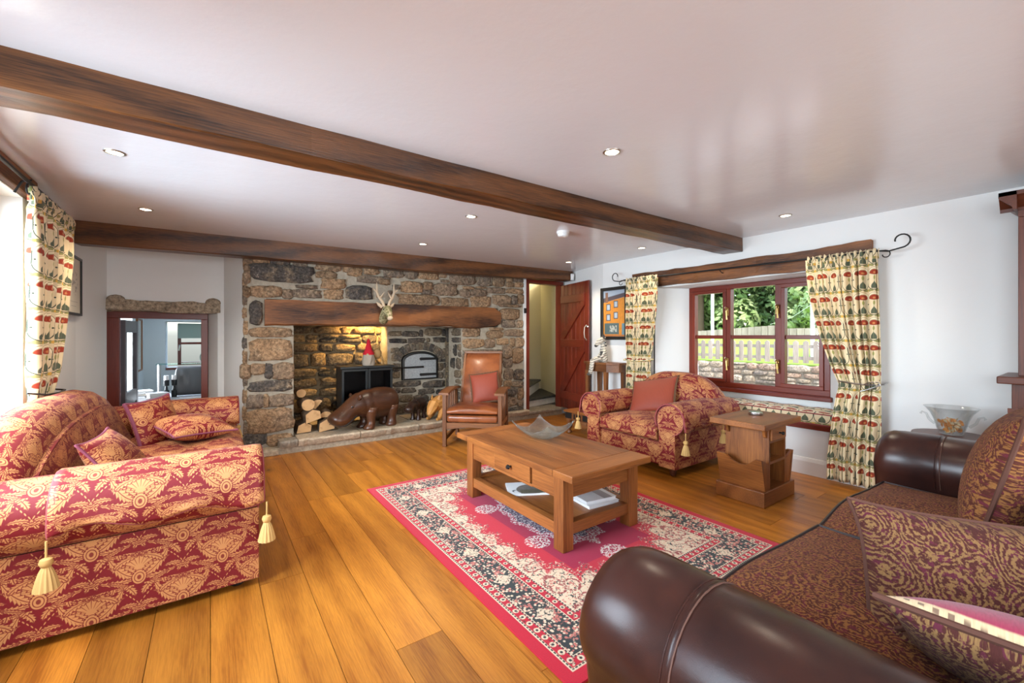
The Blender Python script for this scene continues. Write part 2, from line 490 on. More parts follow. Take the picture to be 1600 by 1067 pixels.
def rug_mat():
    new_mat('persian_rug')
    u, v = uvc()                      # metres from the rug's centre
    W2, H2 = 0.885, 1.22
    ax = abs_(u); ay = abs_(v)
    d = mn(W2 - ax, H2 - ay)          # distance from the edge
    near_x = sst((W2 - ax) - (H2 - ay), 0.004, -0.004)
    along = ay * near_x + ax * (1.0 - near_x)
    cream = (0.70, 0.56, 0.40); black = (0.035, 0.040, 0.040); red = (0.50, 0.014, 0.035); rose = (0.52, 0.16, 0.13)
    crim = (0.34, 0.004, 0.042)
    # broad border flowers
    d1, c1 = voro(ax, ay, 0.0, 62.0)
    d2, c2 = voro(ax, ay, 4.0, 34.0)
    n1 = noise(ax, ay, 0.0, 22.0, 3.0)
    n2 = noise(ax, ay, 2.0, 70.0, 3.0, 0.7)
    dots = sst(d1, 0.50, 0.36)
    bc = cm(dots, black, cream)
    bc = cm(sst(c1, 0.55, 0.62) * dots, bc, rose)
    bc = cm(sst(n1, 0.56, 0.60) * sst(n2, 0.45, 0.55), bc, rose)
    pal = sst(abs_(fract(along / 0.34) - 0.5) * 1.7 + abs_(d - 0.185) * 5.0, 0.28, 0.24)
    bc = cm(pal * sst(n2, 0.42, 0.5), bc, cream)
    # guard stripes: red ground, cream rosettes
    gs = abs_(fract(along / 0.052) - 0.5)
    rose1 = sst(ln(gs * 0.052, d - 0.088), 0.017, 0.013)
    rose2 = sst(ln(gs * 0.052, d - 0.282), 0.015, 0.011)
    gc = cm(mx(rose1, rose2), red, cream)
    gc = cm(mx(sst(ln(gs * 0.052, d - 0.088), 0.008, 0.005), sst(ln(gs * 0.052, d - 0.282), 0.007, 0.005)), gc, black)
    gc = cm(sst(n2, 0.56, 0.62) * 0.8, gc, black)
    # dashed lines
    dash = sst(abs_(fract(along / 0.018) - 0.5), 0.36, 0.32)
    # field
    ex = ax / 0.575; ey = ay / 0.91
    # corner spandrels: cream beyond a scalloped ellipse
    th = atan2(ey, ex)
    er = pw(pw(ex, 3.2) + pw(ey, 3.2), 1.0 / 3.2)
    sc = abs_(sin(th * 14.0)) * 0.10 + (n1 - 0.5) * 0.10
    sp = er - 0.93 + sc
    span = sst(sp, -0.012, 0.012)
    fring = band(sp, -0.05, 0.035, 0.01) * sst(n2, 0.53, 0.57)
    fc = cm(sst(sst(ax, 0.335, 0.33) * sst(ay, 0.655, 0.65), 0.2, 0.8), red, crim)
    fc = cm(fring, fc, cream)
    fc = cm(fring * sst(c1, 0.5, 0.6), fc, black)
    spc = cm(sst(n2, 0.57, 0.62), cream, red)
    spc = cm(sst(sin(sp * 55.0 + (n1 - 0.5) * 16.0), 0.86, 0.95), spc, black)
    dd, cc = voro(ax, ay, 9.0, 9.0)
    spc = cm(band(dd, 0.40, 0.05, 0.03) * sst(n2, 0.42, 0.5), spc, (0.30, 0.05, 0.05))
    spc = cm(sst(dd, 0.26, 0.20) * sst(n2, 0.46, 0.52), spc, rose)
    fc = cm(span, fc, spc)
    # centre medallion
    mr = ln(u / 0.24, v / 0.46); mt = atan2(ay / 0.46, ax / 0.24)
    med = mr + abs_(sin(mt * 6.0)) * 0.14 + (n1 - 0.5) * 0.3
    mcol = cm(sst(n2, 0.5, 0.56), (0.05, 0.015, 0.05), (0.45, 0.40, 0.42))
    fc = cm(sst(med, 1.0, 0.96), fc, mcol)
    fc = cm(band(med, 1.06, 0.10, 0.01) * sst(n2, 0.5, 0.53), fc, (0.66, 0.60, 0.58))
    # loose white sprigs
    px = ax - 0.30; py = ay - 0.30
    s1 = ln(px, py)
    qx = ax - 0.0; qy = ay - 0.66
    s2 = ln(qx, qy)
    sprig = mx(sst(s1, 0.085, 0.075), sst(s2, 0.095, 0.085)) * sst(n2, 0.50, 0.53)
    fc = cm(sprig, fc, (0.70, 0.63, 0.58))
    # assemble from the field outwards
    c = cm(sst(d, 0.316, 0.312), fc, cream)
    c = cm(sst(d, 0.309, 0.306) * dash, c, black)
    c = cm(sst(d, 0.301, 0.298), c, gc)
    c = cm(sst(d, 0.262, 0.259), c, cream)
    c = cm(sst(d, 0.257, 0.255) * dash, c, black)
    c = cm(sst(d, 0.250, 0.247), c, bc)
    c = cm(sst(d, 0.116, 0.113), c, cream)
    c = cm(sst(d, 0.112, 0.110) * dash, c, black)
    c = cm(sst(d, 0.106, 0.103), c, gc)
    c = cm(sst(d, 0.070, 0.067), c, cream)
    c = cm(band(d, 0.064, 0.0035, 0.002) * dash, c, black)
    c = cm(sst(d, 0.056, 0.053), c, red)
    pile = noise(u, v, 0.0, 260.0, 2.0)
    bsdf(scale_c(c, pile * 0.5 + 0.75), 0.95, sheen=0.15, bump=pile, bstr=0.4, bdist=0.004, spec=0.1)


rug_mat()


def leather(name, col, dark, rough, coat):
    new_mat(name)
    x, y, z = objc()
    n = noise(x, y, z, 3.0, 3.0); g, _ = voro(x, y, z, 240.0, 'DISTANCE_TO_EDGE')
    n2 = noise(x, y, z, 14.0, 4.0, 0.6)
    bsdf(cm(sst(n + n2 * 0.35, 0.45, 0.85), dark, col), rough, spec=0.35, coat=coat, coat_r=0.22,
         bump=sst(g, 0.0, 0.12) * 0.5 + n2, bstr=0.07, bdist=0.004)


leather('brown_leather', (0.050, 0.016, 0.011), (0.020, 0.008, 0.007), 0.30, 0.12)
leather('tan_leather', (0.30, 0.088, 0.026), (0.13, 0.034, 0.014), 0.30, 0.3)

new_mat('rust_cushion')
u, v = uvc()
a = fract(u * 62.0 + v * 62.0) - 0.5; b_ = fract(u * 62.0 - v * 62.0) - 0.5
dt = sst(ln(a, b_), 0.34, 0.22)
bsdf(cm(dt, (0.27, 0.046, 0.018), (0.14, 0.016, 0.012)), 0.6, sheen=0.04, bump=dt, bstr=0.2, bdist=0.002)
plain('brown_fringe', (0.10, 0.045, 0.020), 0.9)
plain('gold_cord', (0.52, 0.31, 0.10), 0.75)
plain('gold_tassel', (0.52, 0.32, 0.11), 0.8)
plain('red_piping', (0.26, 0.05, 0.05), 0.7)
plain('mauve_piping', (0.20, 0.045, 0.075), 0.7)
plain('dark_piping', (0.035, 0.028, 0.030), 0.4)
plain('rope_piping', (0.10, 0.038, 0.024), 0.85)
plain('stitch', (0.11, 0.05, 0.035), 0.6)
plain('iron', (0.035, 0.034, 0.033), 0.45, metal=0.7)
plain('black_paint', (0.012, 0.014, 0.015), 0.35)
plain('steel', (0.45, 0.45, 0.46), 0.3, metal=1.0)
plain('brass', (0.62, 0.42, 0.16), 0.3, metal=1.0)
plain('brushed_nickel', (0.5, 0.47, 0.42), 0.35, metal=1.0)
plain('white_plastic', (0.80, 0.80, 0.79), 0.4)
plain('pale_paper', (0.78, 0.76, 0.71), 0.7)
plain('white_paper', (0.80, 0.80, 0.80), 0.45)
plain('grey_print', (0.38, 0.37, 0.38), 0.4)
plain('black_frame', (0.02, 0.018, 0.016), 0.35)
plain('grey_cloth', (0.10, 0.105, 0.11), 0.35)
plain('dark_foot', (0.02, 0.015, 0.012), 0.4)
plain('red_felt', (0.55, 0.012, 0.025), 0.9)
plain('grey_beard', (0.38, 0.31, 0.24), 0.95)
plain('twig', (0.40, 0.24, 0.09), 0.8)
plain('ember_pebble', (0.40, 0.37, 0.33), 0.8)
plain('deer_bone', (0.50, 0.38, 0.26), 0.75)
plain('zebra_dark', (0.06, 0.055, 0.05), 0.6)
plain('potpourri_orange', (0.60, 0.22, 0.04), 0.8)
plain('potpourri_tan', (0.55, 0.42, 0.24), 0.8)
plain('office_floor', (0.12, 0.11, 0.10), 0.7)
plain('blind_cloth', (0.36, 0.47, 0.42), 0.9)
plain('grass', (0.20, 0.34, 0.05), 0.95)
plain('patio', (0.50, 0.48, 0.45), 0.9)
plain('pole_white', (0.80, 0.80, 0.78), 0.5)
plain('trunk_bark', (0.10, 0.075, 0.05), 0.9)
plain('garden_chair_white', (0.72, 0.75, 0.76), 0.5)
plain('lamp_glow', (1, 0.9, 0.75), 0.5, emit=(1.0, 0.86, 0.62), estr=14.0)
plain('door_grey', (0.10, 0.085, 0.095), 0.4)

for nm, tint, ro in (('window_glass', (1, 1, 1), 0.0), ('shelf_glass', (0.72, 0.88, 0.86), 0.02), ('stove_glass', (0.72, 0.70, 0.70), 0.02)):
    new_mat(nm)
    nt = T.nodes
    out = nt['Material Output']
    tr = nt.new('ShaderNodeBsdfTransparent'); tr.inputs[0].default_value = (*tint, 1)
    gl = nt.new('ShaderNodeBsdfGlossy'); gl.inputs['Roughness'].default_value = ro
    fr = nt.new('ShaderNodeLayerWeight'); fr.inputs[0].default_value = 0.12
    mxs = nt.new('ShaderNodeMixShader')
    put(mxs.inputs[0], X(fr.outputs[1]) * 0.35); T.links.new(tr.outputs[0], mxs.inputs[1]); T.links.new(gl.outputs[0], mxs.inputs[2])
    T.links.new(mxs.outputs[0], out.inputs[0])
for nm, tint, wt, ro in (('bowl_glass', (0.84, 0.93, 0.95), 0.22, 0.12), ('vase_glass', (0.95, 0.96, 0.96), 0.06, 0.03)):
    new_mat(nm)
    nt = T.nodes
    out = nt['Material Output']
    x, y, z = objc()
    n = noise(x, y, z, 70.0, 3.0, 0.6)
    bp = nt.new('ShaderNodeBump'); bp.inputs['Strength'].default_value = 0.8 if nm == 'bowl_glass' else 0.1
    bp.inputs['Distance'].default_value = 0.01; put(bp.inputs['Height'], n)
    tr = nt.new('ShaderNodeBsdfTransparent'); tr.inputs[0].default_value = (*tint, 1)
    df = nt.new('ShaderNodeBsdfTranslucent'); df.inputs[0].default_value = (0.75, 0.88, 0.90, 1)
    gl = nt.new('ShaderNodeBsdfGlossy'); gl.inputs['Roughness'].default_value = ro
    fr = nt.new('ShaderNodeLayerWeight'); fr.inputs[0].default_value = 0.25
    for q in (df, gl, fr): T.links.new(bp.outputs[0], q.inputs['Normal'])
    m1 = nt.new('ShaderNodeMixShader'); m1.inputs[0].default_value = wt
    T.links.new(tr.outputs[0], m1.inputs[1]); T.links.new(df.outputs[0], m1.inputs[2])
    m2 = nt.new('ShaderNodeMixShader'); put(m2.inputs[0], X(fr.outputs[1]) * 0.6 + 0.04)
    T.links.new(m1.outputs[0], m2.inputs[1]); T.links.new(gl.outputs[0], m2.inputs[2])
    T.links.new(m2.outputs[0], out.inputs[0])

new_mat('zebra_cream')
x, y, z = objc()
n = noise(x, y, z, 18.0, 2.0)
bsdf(cm(sst(sin(z * 190.0 + x * 60.0 + n * 9.0), 0.55, 0.8), (0.62, 0.56, 0.46), (0.10, 0.09, 0.08)), 0.6)
new_mat('deer_moss')
x, y, z = objc()
n = noise(x, y, z, 40.0, 4.0, 0.7)
bsdf(cm(sst(n, 0.42, 0.58), (0.16, 0.145, 0.06), (0.42, 0.36, 0.20)), 0.95, bump=n, bstr=1.0, bdist=0.02)
new_mat('log_end')
x, y, z = objc()
rr = ln(x, z)
n = noise(x, y, z, 20.0, 3.0)
bsdf(cm(sst(sin(rr * 520.0 + n * 10.0), 0.3, 0.8) * 0.5 + sst(n, 0.55, 0.7) * 0.4, (0.62, 0.37, 0.17), (0.36, 0.18, 0.07)), 0.85, bump=n, bstr=0.4, bdist=0.01)
plain('rug_edge', (0.42, 0.012, 0.03), 0.95)
new_mat('oven_iron')
x, y, z = objc()
n = noise(x, y, z, 40.0, 4.0, 0.7)
bsdf(scale_c((0.36, 0.38, 0.39), n * 1.2 + 0.4), 0.42, metal=0.4, bump=n, bstr=0.4, bdist=0.01)

for nm, c0, c1 in (('leaf_mid', (0.12, 0.22, 0.07), (0.34, 0.46, 0.18)), ('leaf_light', (0.19, 0.30, 0.09), (0.46, 0.56, 0.26)),
                   ('leaf_dark', (0.075, 0.15, 0.05), (0.22, 0.34, 0.13))):
    new_mat(nm)
    x, y, z = objc()
    n = noise(x, y, z, 1.6, 3.0, 0.6)
    bsdf(cm(sst(n, 0.3, 0.7), c0, c1), 0.7, spec=0.3)


def rect(u, v, x0, x1, y0, y1, s=0.003):
    return sst(u, x0 - s, x0 + s) * sst(u, x1 + s, x1 - s) * sst(v, y0 - s, y0 + s) * sst(v, y1 + s, y1 - s)


new_mat('painted_townhouse')           # 0..1 across, 0..1 up
u, v = uvc()
n = noise(u, v, 0.0, 14.0, 4.0, 0.6)
c = cm(v, (0.20, 0.30, 0.42), (0.36, 0.42, 0.50))
wallm = sst(v - (0.74 + u * 0.10), 0.01, -0.01)
roof = sst(v - (0.84 + u * 0.09), 0.01, -0.01) * (1.0 - wallm)
c = cm(roof, c, (0.10, 0.08, 0.09))
c = cm(wallm, c, scale_c((0.60, 0.24, 0.04), n * 0.7 + 0.65))
c = cm(rect(u, v, 0.10, 0.22, 0.74, 0.96), c, (0.22, 0.12, 0.08))
for (wx, wy) in ((0.16, 0.58), (0.50, 0.64), (0.16, 0.36), (0.50, 0.40)):
    c = cm(rect(u, v, wx - 0.02, wx + 0.18, wy - 0.02, wy + 0.13), c, (0.10, 0.09, 0.10))
    c = cm(rect(u, v, wx + 0.015, wx + 0.145, wy, wy + 0.11), c, (0.40, 0.48, 0.56))
c = cm(rect(u, v, 0.06, 0.72, 0.05, 0.29), c, (0.09, 0.13, 0.13))
c = cm(rect(u, v, 0.30, 0.62, 0.10, 0.24) * sst(n, 0.4, 0.55), c, (0.46, 0.46, 0.40))
c = cm(rect(u, v, 0.85, 1.0, 0.04, 0.28), c, (0.14, 0.24, 0.28))
c = cm(rect(u, v, 0.0, 1.0, 0.0, 0.035), c, (0.42, 0.16, 0.06))
bsdf(c, 0.4, bump=n, bstr=0.1, bdist=0.002)

new_mat('ink_sketch')
u, v = uvc()
n = noise(u, v, 0.0, 10.0, 5.0, 0.7)
c = cm(sst(n, 0.56, 0.60) * rect(u, v, 0.15, 0.85, 0.35, 0.75, 0.05), (0.74, 0.68, 0.56), (0.12, 0.11, 0.10))
c = cm(rect(u, v, 0.2, 0.8, 0.20, 0.205) + rect(u, v, 0.3, 0.7, 0.12, 0.125), c, (0.2, 0.18, 0.16))
bsdf(c, 0.5)

new_mat('magazine_cover')
u, v = uvc()
n = noise(u, v, 0.0, 9.0, 5.0, 0.7)
hill = sst(ln((u - 0.55) / 0.34, (v - 0.35) / 0.42), 1.02, 0.96)
c = cm(hill, (0.78, 0.78, 0.77), scale_c((0.20, 0.18, 0.16), n * 1.6 + 0.2))
c = cm(rect(u, v, 0.30, 1.0, 0.03, 0.34, 0.01), c, scale_c((0.14, 0.13, 0.09), n * 1.4 + 0.3))
c = cm(sst(ln((u - 0.16) / 0.06, (v - 0.25) / 0.09), 1.0, 0.9) * sst(ln((u - 0.19) / 0.05, (v - 0.22) / 0.07), 0.9, 1.0), c, (0.05, 0.05, 0.06))
bsdf(c, 0.3)
new_mat('cutting_sheet')
u, v = uvc()
n = noise(u, v * 4.0, 0.0, 16.0, 3.0, 0.7)
bsdf(cm(sst(n, 0.5, 0.6), (0.60, 0.64, 0.62), (0.36, 0.42, 0.42)), 0.5)


# ------------------------------------------------------------------ mesh helpers
class MB:
    """collects faces of ONE mesh"""
    def __init__(s): s.v = []; s.f = []; s.uv = {}; s.mi = {}; s.cur = 0

    def face(s, idx, uv=None):
        if uv: s.uv[len(s.f)] = uv
        if s.cur: s.mi[len(s.f)] = s.cur
        s.f.append(tuple(idx))

    def box(s, x0, x1, y0, y1, z0, z1, M=None):
        o = len(s.v)
        for z in (z0, z1):
            for (x, y) in ((x0, y0), (x1, y0), (x1, y1), (x0, y1)):
                p = Vector((x, y, z)); s.v.append(tuple(M @ p if M else p))
        for q in ((3, 2, 1, 0), (4, 5, 6, 7), (0, 1, 5, 4), (1, 2, 6, 5), (2, 3, 7, 6), (3, 0, 4, 7)):
            s.face([o + i for i in q])
        return s

    def bar(s, p0, p1, w, h, up=(0, 0, 1)):
        """square bar from p0 to p1: w across, h along 'up'"""
        p0 = Vector(p0); p1 = Vector(p1); d = (p1 - p0).normalized()
        side = d.cross(Vector(up))
        if side.length < 1e-5: side = d.cross(Vector((0, 1, 0)))
        side.normalize(); u = side.cross(d)
        o = len(s.v)
        for p in (p0, p1):
            for a, b in ((-1, -1), (1, -1), (1, 1), (-1, 1)):
                s.v.append(tuple(p + side * (a * w / 2) + u * (b * h / 2)))
        for q in ((3, 2, 1, 0), (4, 5, 6, 7), (0, 1, 5, 4), (1, 2, 6, 5), (2, 3, 7, 6), (3, 0, 4, 7)):
            s.face([o + i for i in q])
        return s

    def loft(s, loops, closed=True, caps=True, uv0=(0, 0), M=None, flip=False):
        """skin a list of equal-length loops; uv in metres"""
        o = len(s.v); n = len(loops[0])
        loops = [[(M @ Vector(p)) if M else Vector(p) for p in L] for L in loops]
        for L in loops: s.v.extend(tuple(p) for p in L)
        ref = max(loops, key=lambda L: sum((L[i] - L[i - 1]).length for i in range(1, n)))
        au = [0.0]
        for i in range(1, n + 1): au.append(au[-1] + (ref[i % n] - ref[i - 1]).length)
        av = [0.0]
        for k in range(1, len(loops)):
            av.append(av[-1] + sum((loops[k][i] - loops[k - 1][i]).length for i in range(n)) / n)
        if flip: au = [-a for a in au]
        m = n if closed else n - 1
        for k in range(len(loops) - 1):
            for i in range(m):
                j = (i + 1) % n
                s.face((o + k * n + i, o + k * n + j, o + (k + 1) * n + j, o + (k + 1) * n + i),
                       [(uv0[0] + av[k], uv0[1] + au[i]), (uv0[0] + av[k], uv0[1] + au[i + 1]),
                        (uv0[0] + av[k + 1], uv0[1] + au[i + 1]), (uv0[0] + av[k + 1], uv0[1] + au[i])])
        if caps and closed:
            s.face([o + i for i in range(n)][::-1])
            s.face([o + (len(loops) - 1) * n + i for i in range(n)])
        return s

    def tube(s, pts, r, n=8, caps=True):
        pts = [Vector(p) for p in pts]
        if not isinstance(r, (list, tuple)): r = [r] * len(pts)
        loops = []; prev = None
        for i, p in enumerate(pts):
            d = (pts[min(i + 1, len(pts) - 1)] - pts[max(i - 1, 0)]).normalized()
            if prev is None:
                a = d.cross(Vector((0, 0, 1)))
                if a.length < 1e-3: a = d.cross(Vector((0, 1, 0)))
            else:
                a = prev - d * prev.dot(d)
            a.normalize(); b = d.cross(a); prev = a
            loops.append([p + (a * math.cos(2 * PI * k / n) + b * math.sin(2 * PI * k / n)) * r[i] for k in range(n)])
        return s.loft(loops, True, caps)

    def lathe(s, prof, c=(0, 0, 0), n=20, caps=True, M=None):
        loops = [[(c[0] + r * math.cos(2 * PI * k / n), c[1] + r * math.sin(2 * PI * k / n), c[2] + z) for k in range(n)] for r, z in prof]
        return s.loft(loops, True, caps, M=M)

    def ell(s, c, r, n=14, m=9, M=None):
        """ellipsoid"""
        loops = []
        for j in range(m + 1):
            t = PI * (0.02 + 0.96 * j / m)
            loops.append([(c[0] + r[0] * math.sin(t) * math.cos(2 * PI * k / n), c[1] + r[1] * math.sin(t) * math.sin(2 * PI * k / n),
                           c[2] - r[2] * math.cos(t)) for k in range(n)])
        return s.loft(loops, True, True, M=M)

    def prism(s, poly, a, b, plane='xz', M=None):
        """poly in the named plane, pulled from a to b along the third axis"""
        def P(p, t):
            return {'xz': (p[0], t, p[1]), 'yz': (t, p[0], p[1]), 'xy': (p[0], p[1], t)}[plane]
        return s.loft([[P(p, a) for p in poly], [P(p, b) for p in poly]], M=M)

    def build(s, name, mat, parent=None, smooth=False, bevel=0.0, angle=40, seg=2):
        me = bpy.data.meshes.new(name)
        me.from_pydata(s.v, [], s.f)
        bm = bmesh.new(); bm.from_mesh(me)
        bmesh.ops.recalc_face_normals(bm, faces=bm.faces)
        bm.to_mesh(me); bm.free()
        uvl = me.uv_layers.new(name='UVMap')
        for p in me.polygons:
            given = s.uv.get(p.index)
            if given and len(given) == p.loop_total:
                look = dict(zip(s.f[p.index], given))
                for li in p.loop_indices: uvl.data[li].uv = look[me.loops[li].vertex_index]
            else:
                n = p.normal; a = max(range(3), key=lambda i: abs(n[i]))
                ia, ib = {0: (1, 2), 1: (0, 2), 2: (0, 1)}[a]
                for li in p.loop_indices:
                    co = me.vertices[me.loops[li].vertex_index].co
                    uvl.data[li].uv = (co[ia], co[ib])
        ml = mat if isinstance(mat, (list, tuple)) else [mat]
        for q in ml: me.materials.append(MATS[q] if isinstance(q, str) else q)
        for i, k in s.mi.items(): me.polygons[i].material_index = k
        if smooth:
            me.polygons.foreach_set('use_smooth', [True] * len(me.polygons))
            if angle < 180: me.set_sharp_from_angle(angle=math.radians(angle))
        ob = bpy.data.objects.new(name, me); COL.objects.link(ob)
        if parent: ob.parent = parent
        if bevel:
            b = ob.modifiers.new('Bevel', 'BEVEL'); b.width = bevel; b.segments = seg; b.limit_method = 'ANGLE'
            b.angle_limit = math.radians(35)
        return ob


def tag(o, label, cat, group=None):
    o['label'] = label; o['category'] = cat
    if group: o['group'] = group
    return o


def thing(name, label, cat, loc=(0, 0, 0), rz=0.0, group=None):
    o = bpy.data.objects.new(name, None); COL.objects.link(o)
    o.location = loc; o.rotation_euler = (0, 0, rz); o.empty_display_size = 0.1
    return tag(o, label, cat, group)


def struct(o):
    o['kind'] = 'structure'; return o


def copy_tree(root, loc, rz, label=None):
    r = root.copy(); COL.objects.link(r); r.location = loc; r.rotation_euler = (0, 0, rz)
    if label: r['label'] = label
    for ch in list(root.children):
        c = ch.copy(); COL.objects.link(c); c.parent = r
        for g in list(ch.children):
            d = g.copy(); COL.objects.link(d); d.parent = c
    return r


def pillow(w, h, t, M, n=16, ear=0.05, sag=0.05):
    """plump cushion in its own xy plane, thickness along z; returns (MB, outline points)"""
    mb = MB(); out = []
    def pt(a, b):
        e = 1 + ear * (abs(a) * abs(b)) ** 5
        return a * w / 2 * (1 - sag * (1 - b * b)) * e, b * h / 2 * (1 - sag * (1 - a * a)) * e
    for side in (1, -1):
        o = len(mb.v)
        for i in range(n + 1):
            for j in range(n + 1):
                a = math.sin((-1 + 2 * i / n) * PI / 2); b = math.sin((-1 + 2 * j / n) * PI / 2)
                x, y = pt(a, b)
                z = t / 2 * (max(0.0, (1 - a * a) * (1 - b * b))) ** 0.42 * side
                mb.v.append(tuple(M @ Vector((x, y, z))))
        for i in range(n):
            for j in range(n):
                q = (o + i * (n + 1) + j, o + (i + 1) * (n + 1) + j, o + (i + 1) * (n + 1) + j + 1, o + i * (n + 1) + j + 1)
                def U(k):
                    ii, jj = divmod(k - o, n + 1)
                    a = math.sin((-1 + 2 * ii / n) * PI / 2); b = math.sin((-1 + 2 * jj / n) * PI / 2)
                    x, y = pt(a, b); return (x + 3.1 * side, y)
                mb.face(q if side == 1 else q[::-1], [U(k) for k in (q if side == 1 else q[::-1])])
    for k in range(4 * n):
        s_, i = divmod(k, n); f = math.sin((-1 + 2 * i / n) * PI / 2)
        a, b = ((f, -1), (1, f), (-f, 1), (-1, -f))[s_]
        x, y = pt(a, b); out.append(M @ Vector((x, y, 0)))
    return mb, out


def rotm(loc, rx=0, ry=0, rz=0):
    return Matrix.Translation(loc) @ Euler((rx, ry, rz), 'XYZ').to_matrix().to_4x4()


def frame_m(loc, xax, yax):
    """matrix from a centre, a local x direction and an approximate local y direction"""
    x = Vector(xax).normalized(); z = x.cross(Vector(yax)).normalized(); y = z.cross(x)
    m = Matrix((x, y, z)).transposed().to_4x4(); m.translation = loc
    return m


def stone(x0, x1, z0, z1, depth, rng, wy, base=-0.02, n=14):
    """one rough block lying in a wall: outline in x,z, proud of the face towards -y"""
    cx, cz = (x0 + x1) / 2, (z0 + z1) / 2; hw, hh = max(0.012, (x1 - x0) / 2), max(0.010, (z1 - z0) / 2)
    pts = []
    p = rng.uniform(3.5, 11.0)
    ph = rng.uniform(0, 0.4)
    for k in range(n):
        t = 2 * PI * (k + 0.5) / n + ph * 0.2
        c, s = math.cos(t), math.sin(t)
        r = (abs(c) ** p + abs(s) ** p) ** (-1 / p)
        j = rng.uniform(0.86, 1.05)
        pts.append((cx + hw * r * c * j, cz + hh * r * s * j))
    mb = MB()
    tilt = rng.uniform(-0.4, 0.4)
    rings = []
    for sc_, dp in ((1.0, base), (0.985, depth * 0.55), (0.80, depth), (0.42, depth * 1.12)):
        L = []
        for (x, z) in pts:
            xx = cx + (x - cx) * sc_; zz = cz + (z - cz) * sc_
            dd = dp if dp < 0 else dp * (1 + tilt * (xx - cx) / hw * 0.5 + (rng.uniform(-0.18, 0.18) if dp > 0 else 0))
            L.append((xx, wy(xx) - dd, zz))
        rings.append(L)
    o = len(mb.v)
    for L in rings: mb.v.extend(L)
    for k in range(len(rings) - 1):
        for i in range(n):
            j = (i + 1) % n
            mb.face((o + k * n + i, o + k * n + j, o + (k + 1) * n + j, o + (k + 1) * n + i))
    mb.face([o + (len(rings) - 1) * n + i for i in range(n)])
    return mb


def rubble(x0, x1, z0, z1, rng, hmin=0.08, hmax=0.16, wmin=0.12, wmax=0.34, gap=0.012):
    """random coursed rectangles filling an area"""
    out = []; z = z0
    while z < z1 - 0.02:
        h = rng.uniform(hmin, hmax)
        if z1 - (z + h) < hmin * 0.6: h = z1 - z
        x = x0
        while x < x1 - 0.02:
            w = rng.uniform(wmin, wmax)
            if x1 - (x + w) < wmin * 0.6: w = x1 - x
            if h > 0.11 and rng.random() < 0.25:
                hh = h * rng.uniform(0.4, 0.6)
                out.append((x + gap, x + w - gap, z + gap, z + hh - gap * 0.6)); out.append((x + gap, x + w - gap, z + hh + gap * 0.6, z + h - gap))
            else:
                out.append((x + gap, x + w - gap, z + gap * rng.uniform(0.6, 1.4), z + h - gap * rng.uniform(0.6, 1.4)))
            x += w
        z += h
    return out


def scallop_beam(x0, x1, y0, y1, z0, z1, rng, axis='x', wob=0.012, n=22):
    """rough-hewn beam along x (or y) with wandering edges"""
    loops = []
    a, b = (x0, x1) if axis == 'x' else (y0, y1)
    wv = [[rng.uniform(-wob, wob) for _ in range(8)] for _ in range(n + 1)]
    for k in range(n + 1):
        t = a + (b - a) * k / n
        w = [sum(wv[max(0, min(n, k + q))][i] for q in (-1, 0, 1)) / 3 for i in range(8)]
        c = ((0, 0), (1, 0), (1, 1), (0, 1))
        L = []
        for i, (p, q) in enumerate(c):
            if axis == 'x': L.append((t, (y1 if p else y0) + w[i], (z1 if q else z0) + w[4 + i]))
            else: L.append((x0 + (x1 - x0) * p + w[i], t, (z1 if q else z0) + w[4 + i]))
        loops.append(L)
    return MB().loft(loops)


# ------------------------------------------------------------------ room shell
H = 2.30
XL, XR = -0.97, 4.51
rng = random.Random(7)
fl = struct(MB().box(-1.4, 5.2, -2.75, 6.6, -0.10, -0.014).build('floor', 'floor_gap'))
x = XL - 0.4 + 0.1756 - 0.0
seams = []
x = 0.2056 - 0.205 * 8
i = 0
while x < 4.95:
    w = 0.2052
    y = -2.7 - rng.uniform(0, 1.2)
    while y < 6.35:
        L = rng.uniform(1.3, 2.6)
        y1 = min(y + L, 6.4)
        if y1 - y > 0.05 and y1 > -2.6 and not (x < -1.3):
            b = MB().box(x + 0.0012, x + w - 0.0012, max(y, -2.7) + 0.001, y1 - 0.001, -0.012, 0.0).build('plank', FLOOR_M, fl)
            b['u'] = i; i += 1
        y = y1
    x += w

struct(MB().box(-1.1, 5.3, -2.9, 6.4, H, H + 0.1).build('ceiling', 'ceiling_paint'))


def wall_x(name, xa, xb, ya, yb, holes, mat='wall_paint', z1=H, z0=0.0):
    """wall slab between two x planes, along y, with rectangular holes (y0,y1,z0,z1)"""
    mb = MB()
    ys = sorted({ya, yb, *[h[0] for h in holes], *[h[1] for h in holes]})
    for a, b in zip(ys[:-1], ys[1:]):
        hs = sorted([h for h in holes if h[0] <= a + 1e-6 and h[1] >= b - 1e-6], key=lambda h: h[2])
        z = z0
        for h in hs:
            if h[2] > z: mb.box(xa, xb, a, b, z, h[2])
            z = h[3]
        if z < z1: mb.box(xa, xb, a, b, z, z1)
    return struct(mb.build(name, mat))


wall_x('wall_left', -1.22, XL, -2.75, 5.3, [(1.45, 4.0, 0.80, 2.16), (-1.7, -0.1, 0.80, 2.10)])  # the rear opening is added for the left fill light
wall_x('wall_right', XR, 4.98, -2.75, 4.10, [(1.26, 3.24, 0.42, 1.876)])
# splayed reveals of the garden window and the panel below its sill
mb = MB()
mb.prism([(XR, 3.245), (XR, 3.26), (4.98, 3.26), (4.98, 3.01), (4.90, 3.01)], 0.42, 1.876, 'xy')
mb.prism([(XR, 1.255), (XR, 1.24), (4.98, 1.24), (4.98, 1.54), (4.90, 1.54)], 0.42, 1.876, 'xy')
mb.box(4.89, 4.98, 1.26, 3.24, 0.42, 0.66)
struct(mb.build('wall_window_reveal', 'wall_paint'))
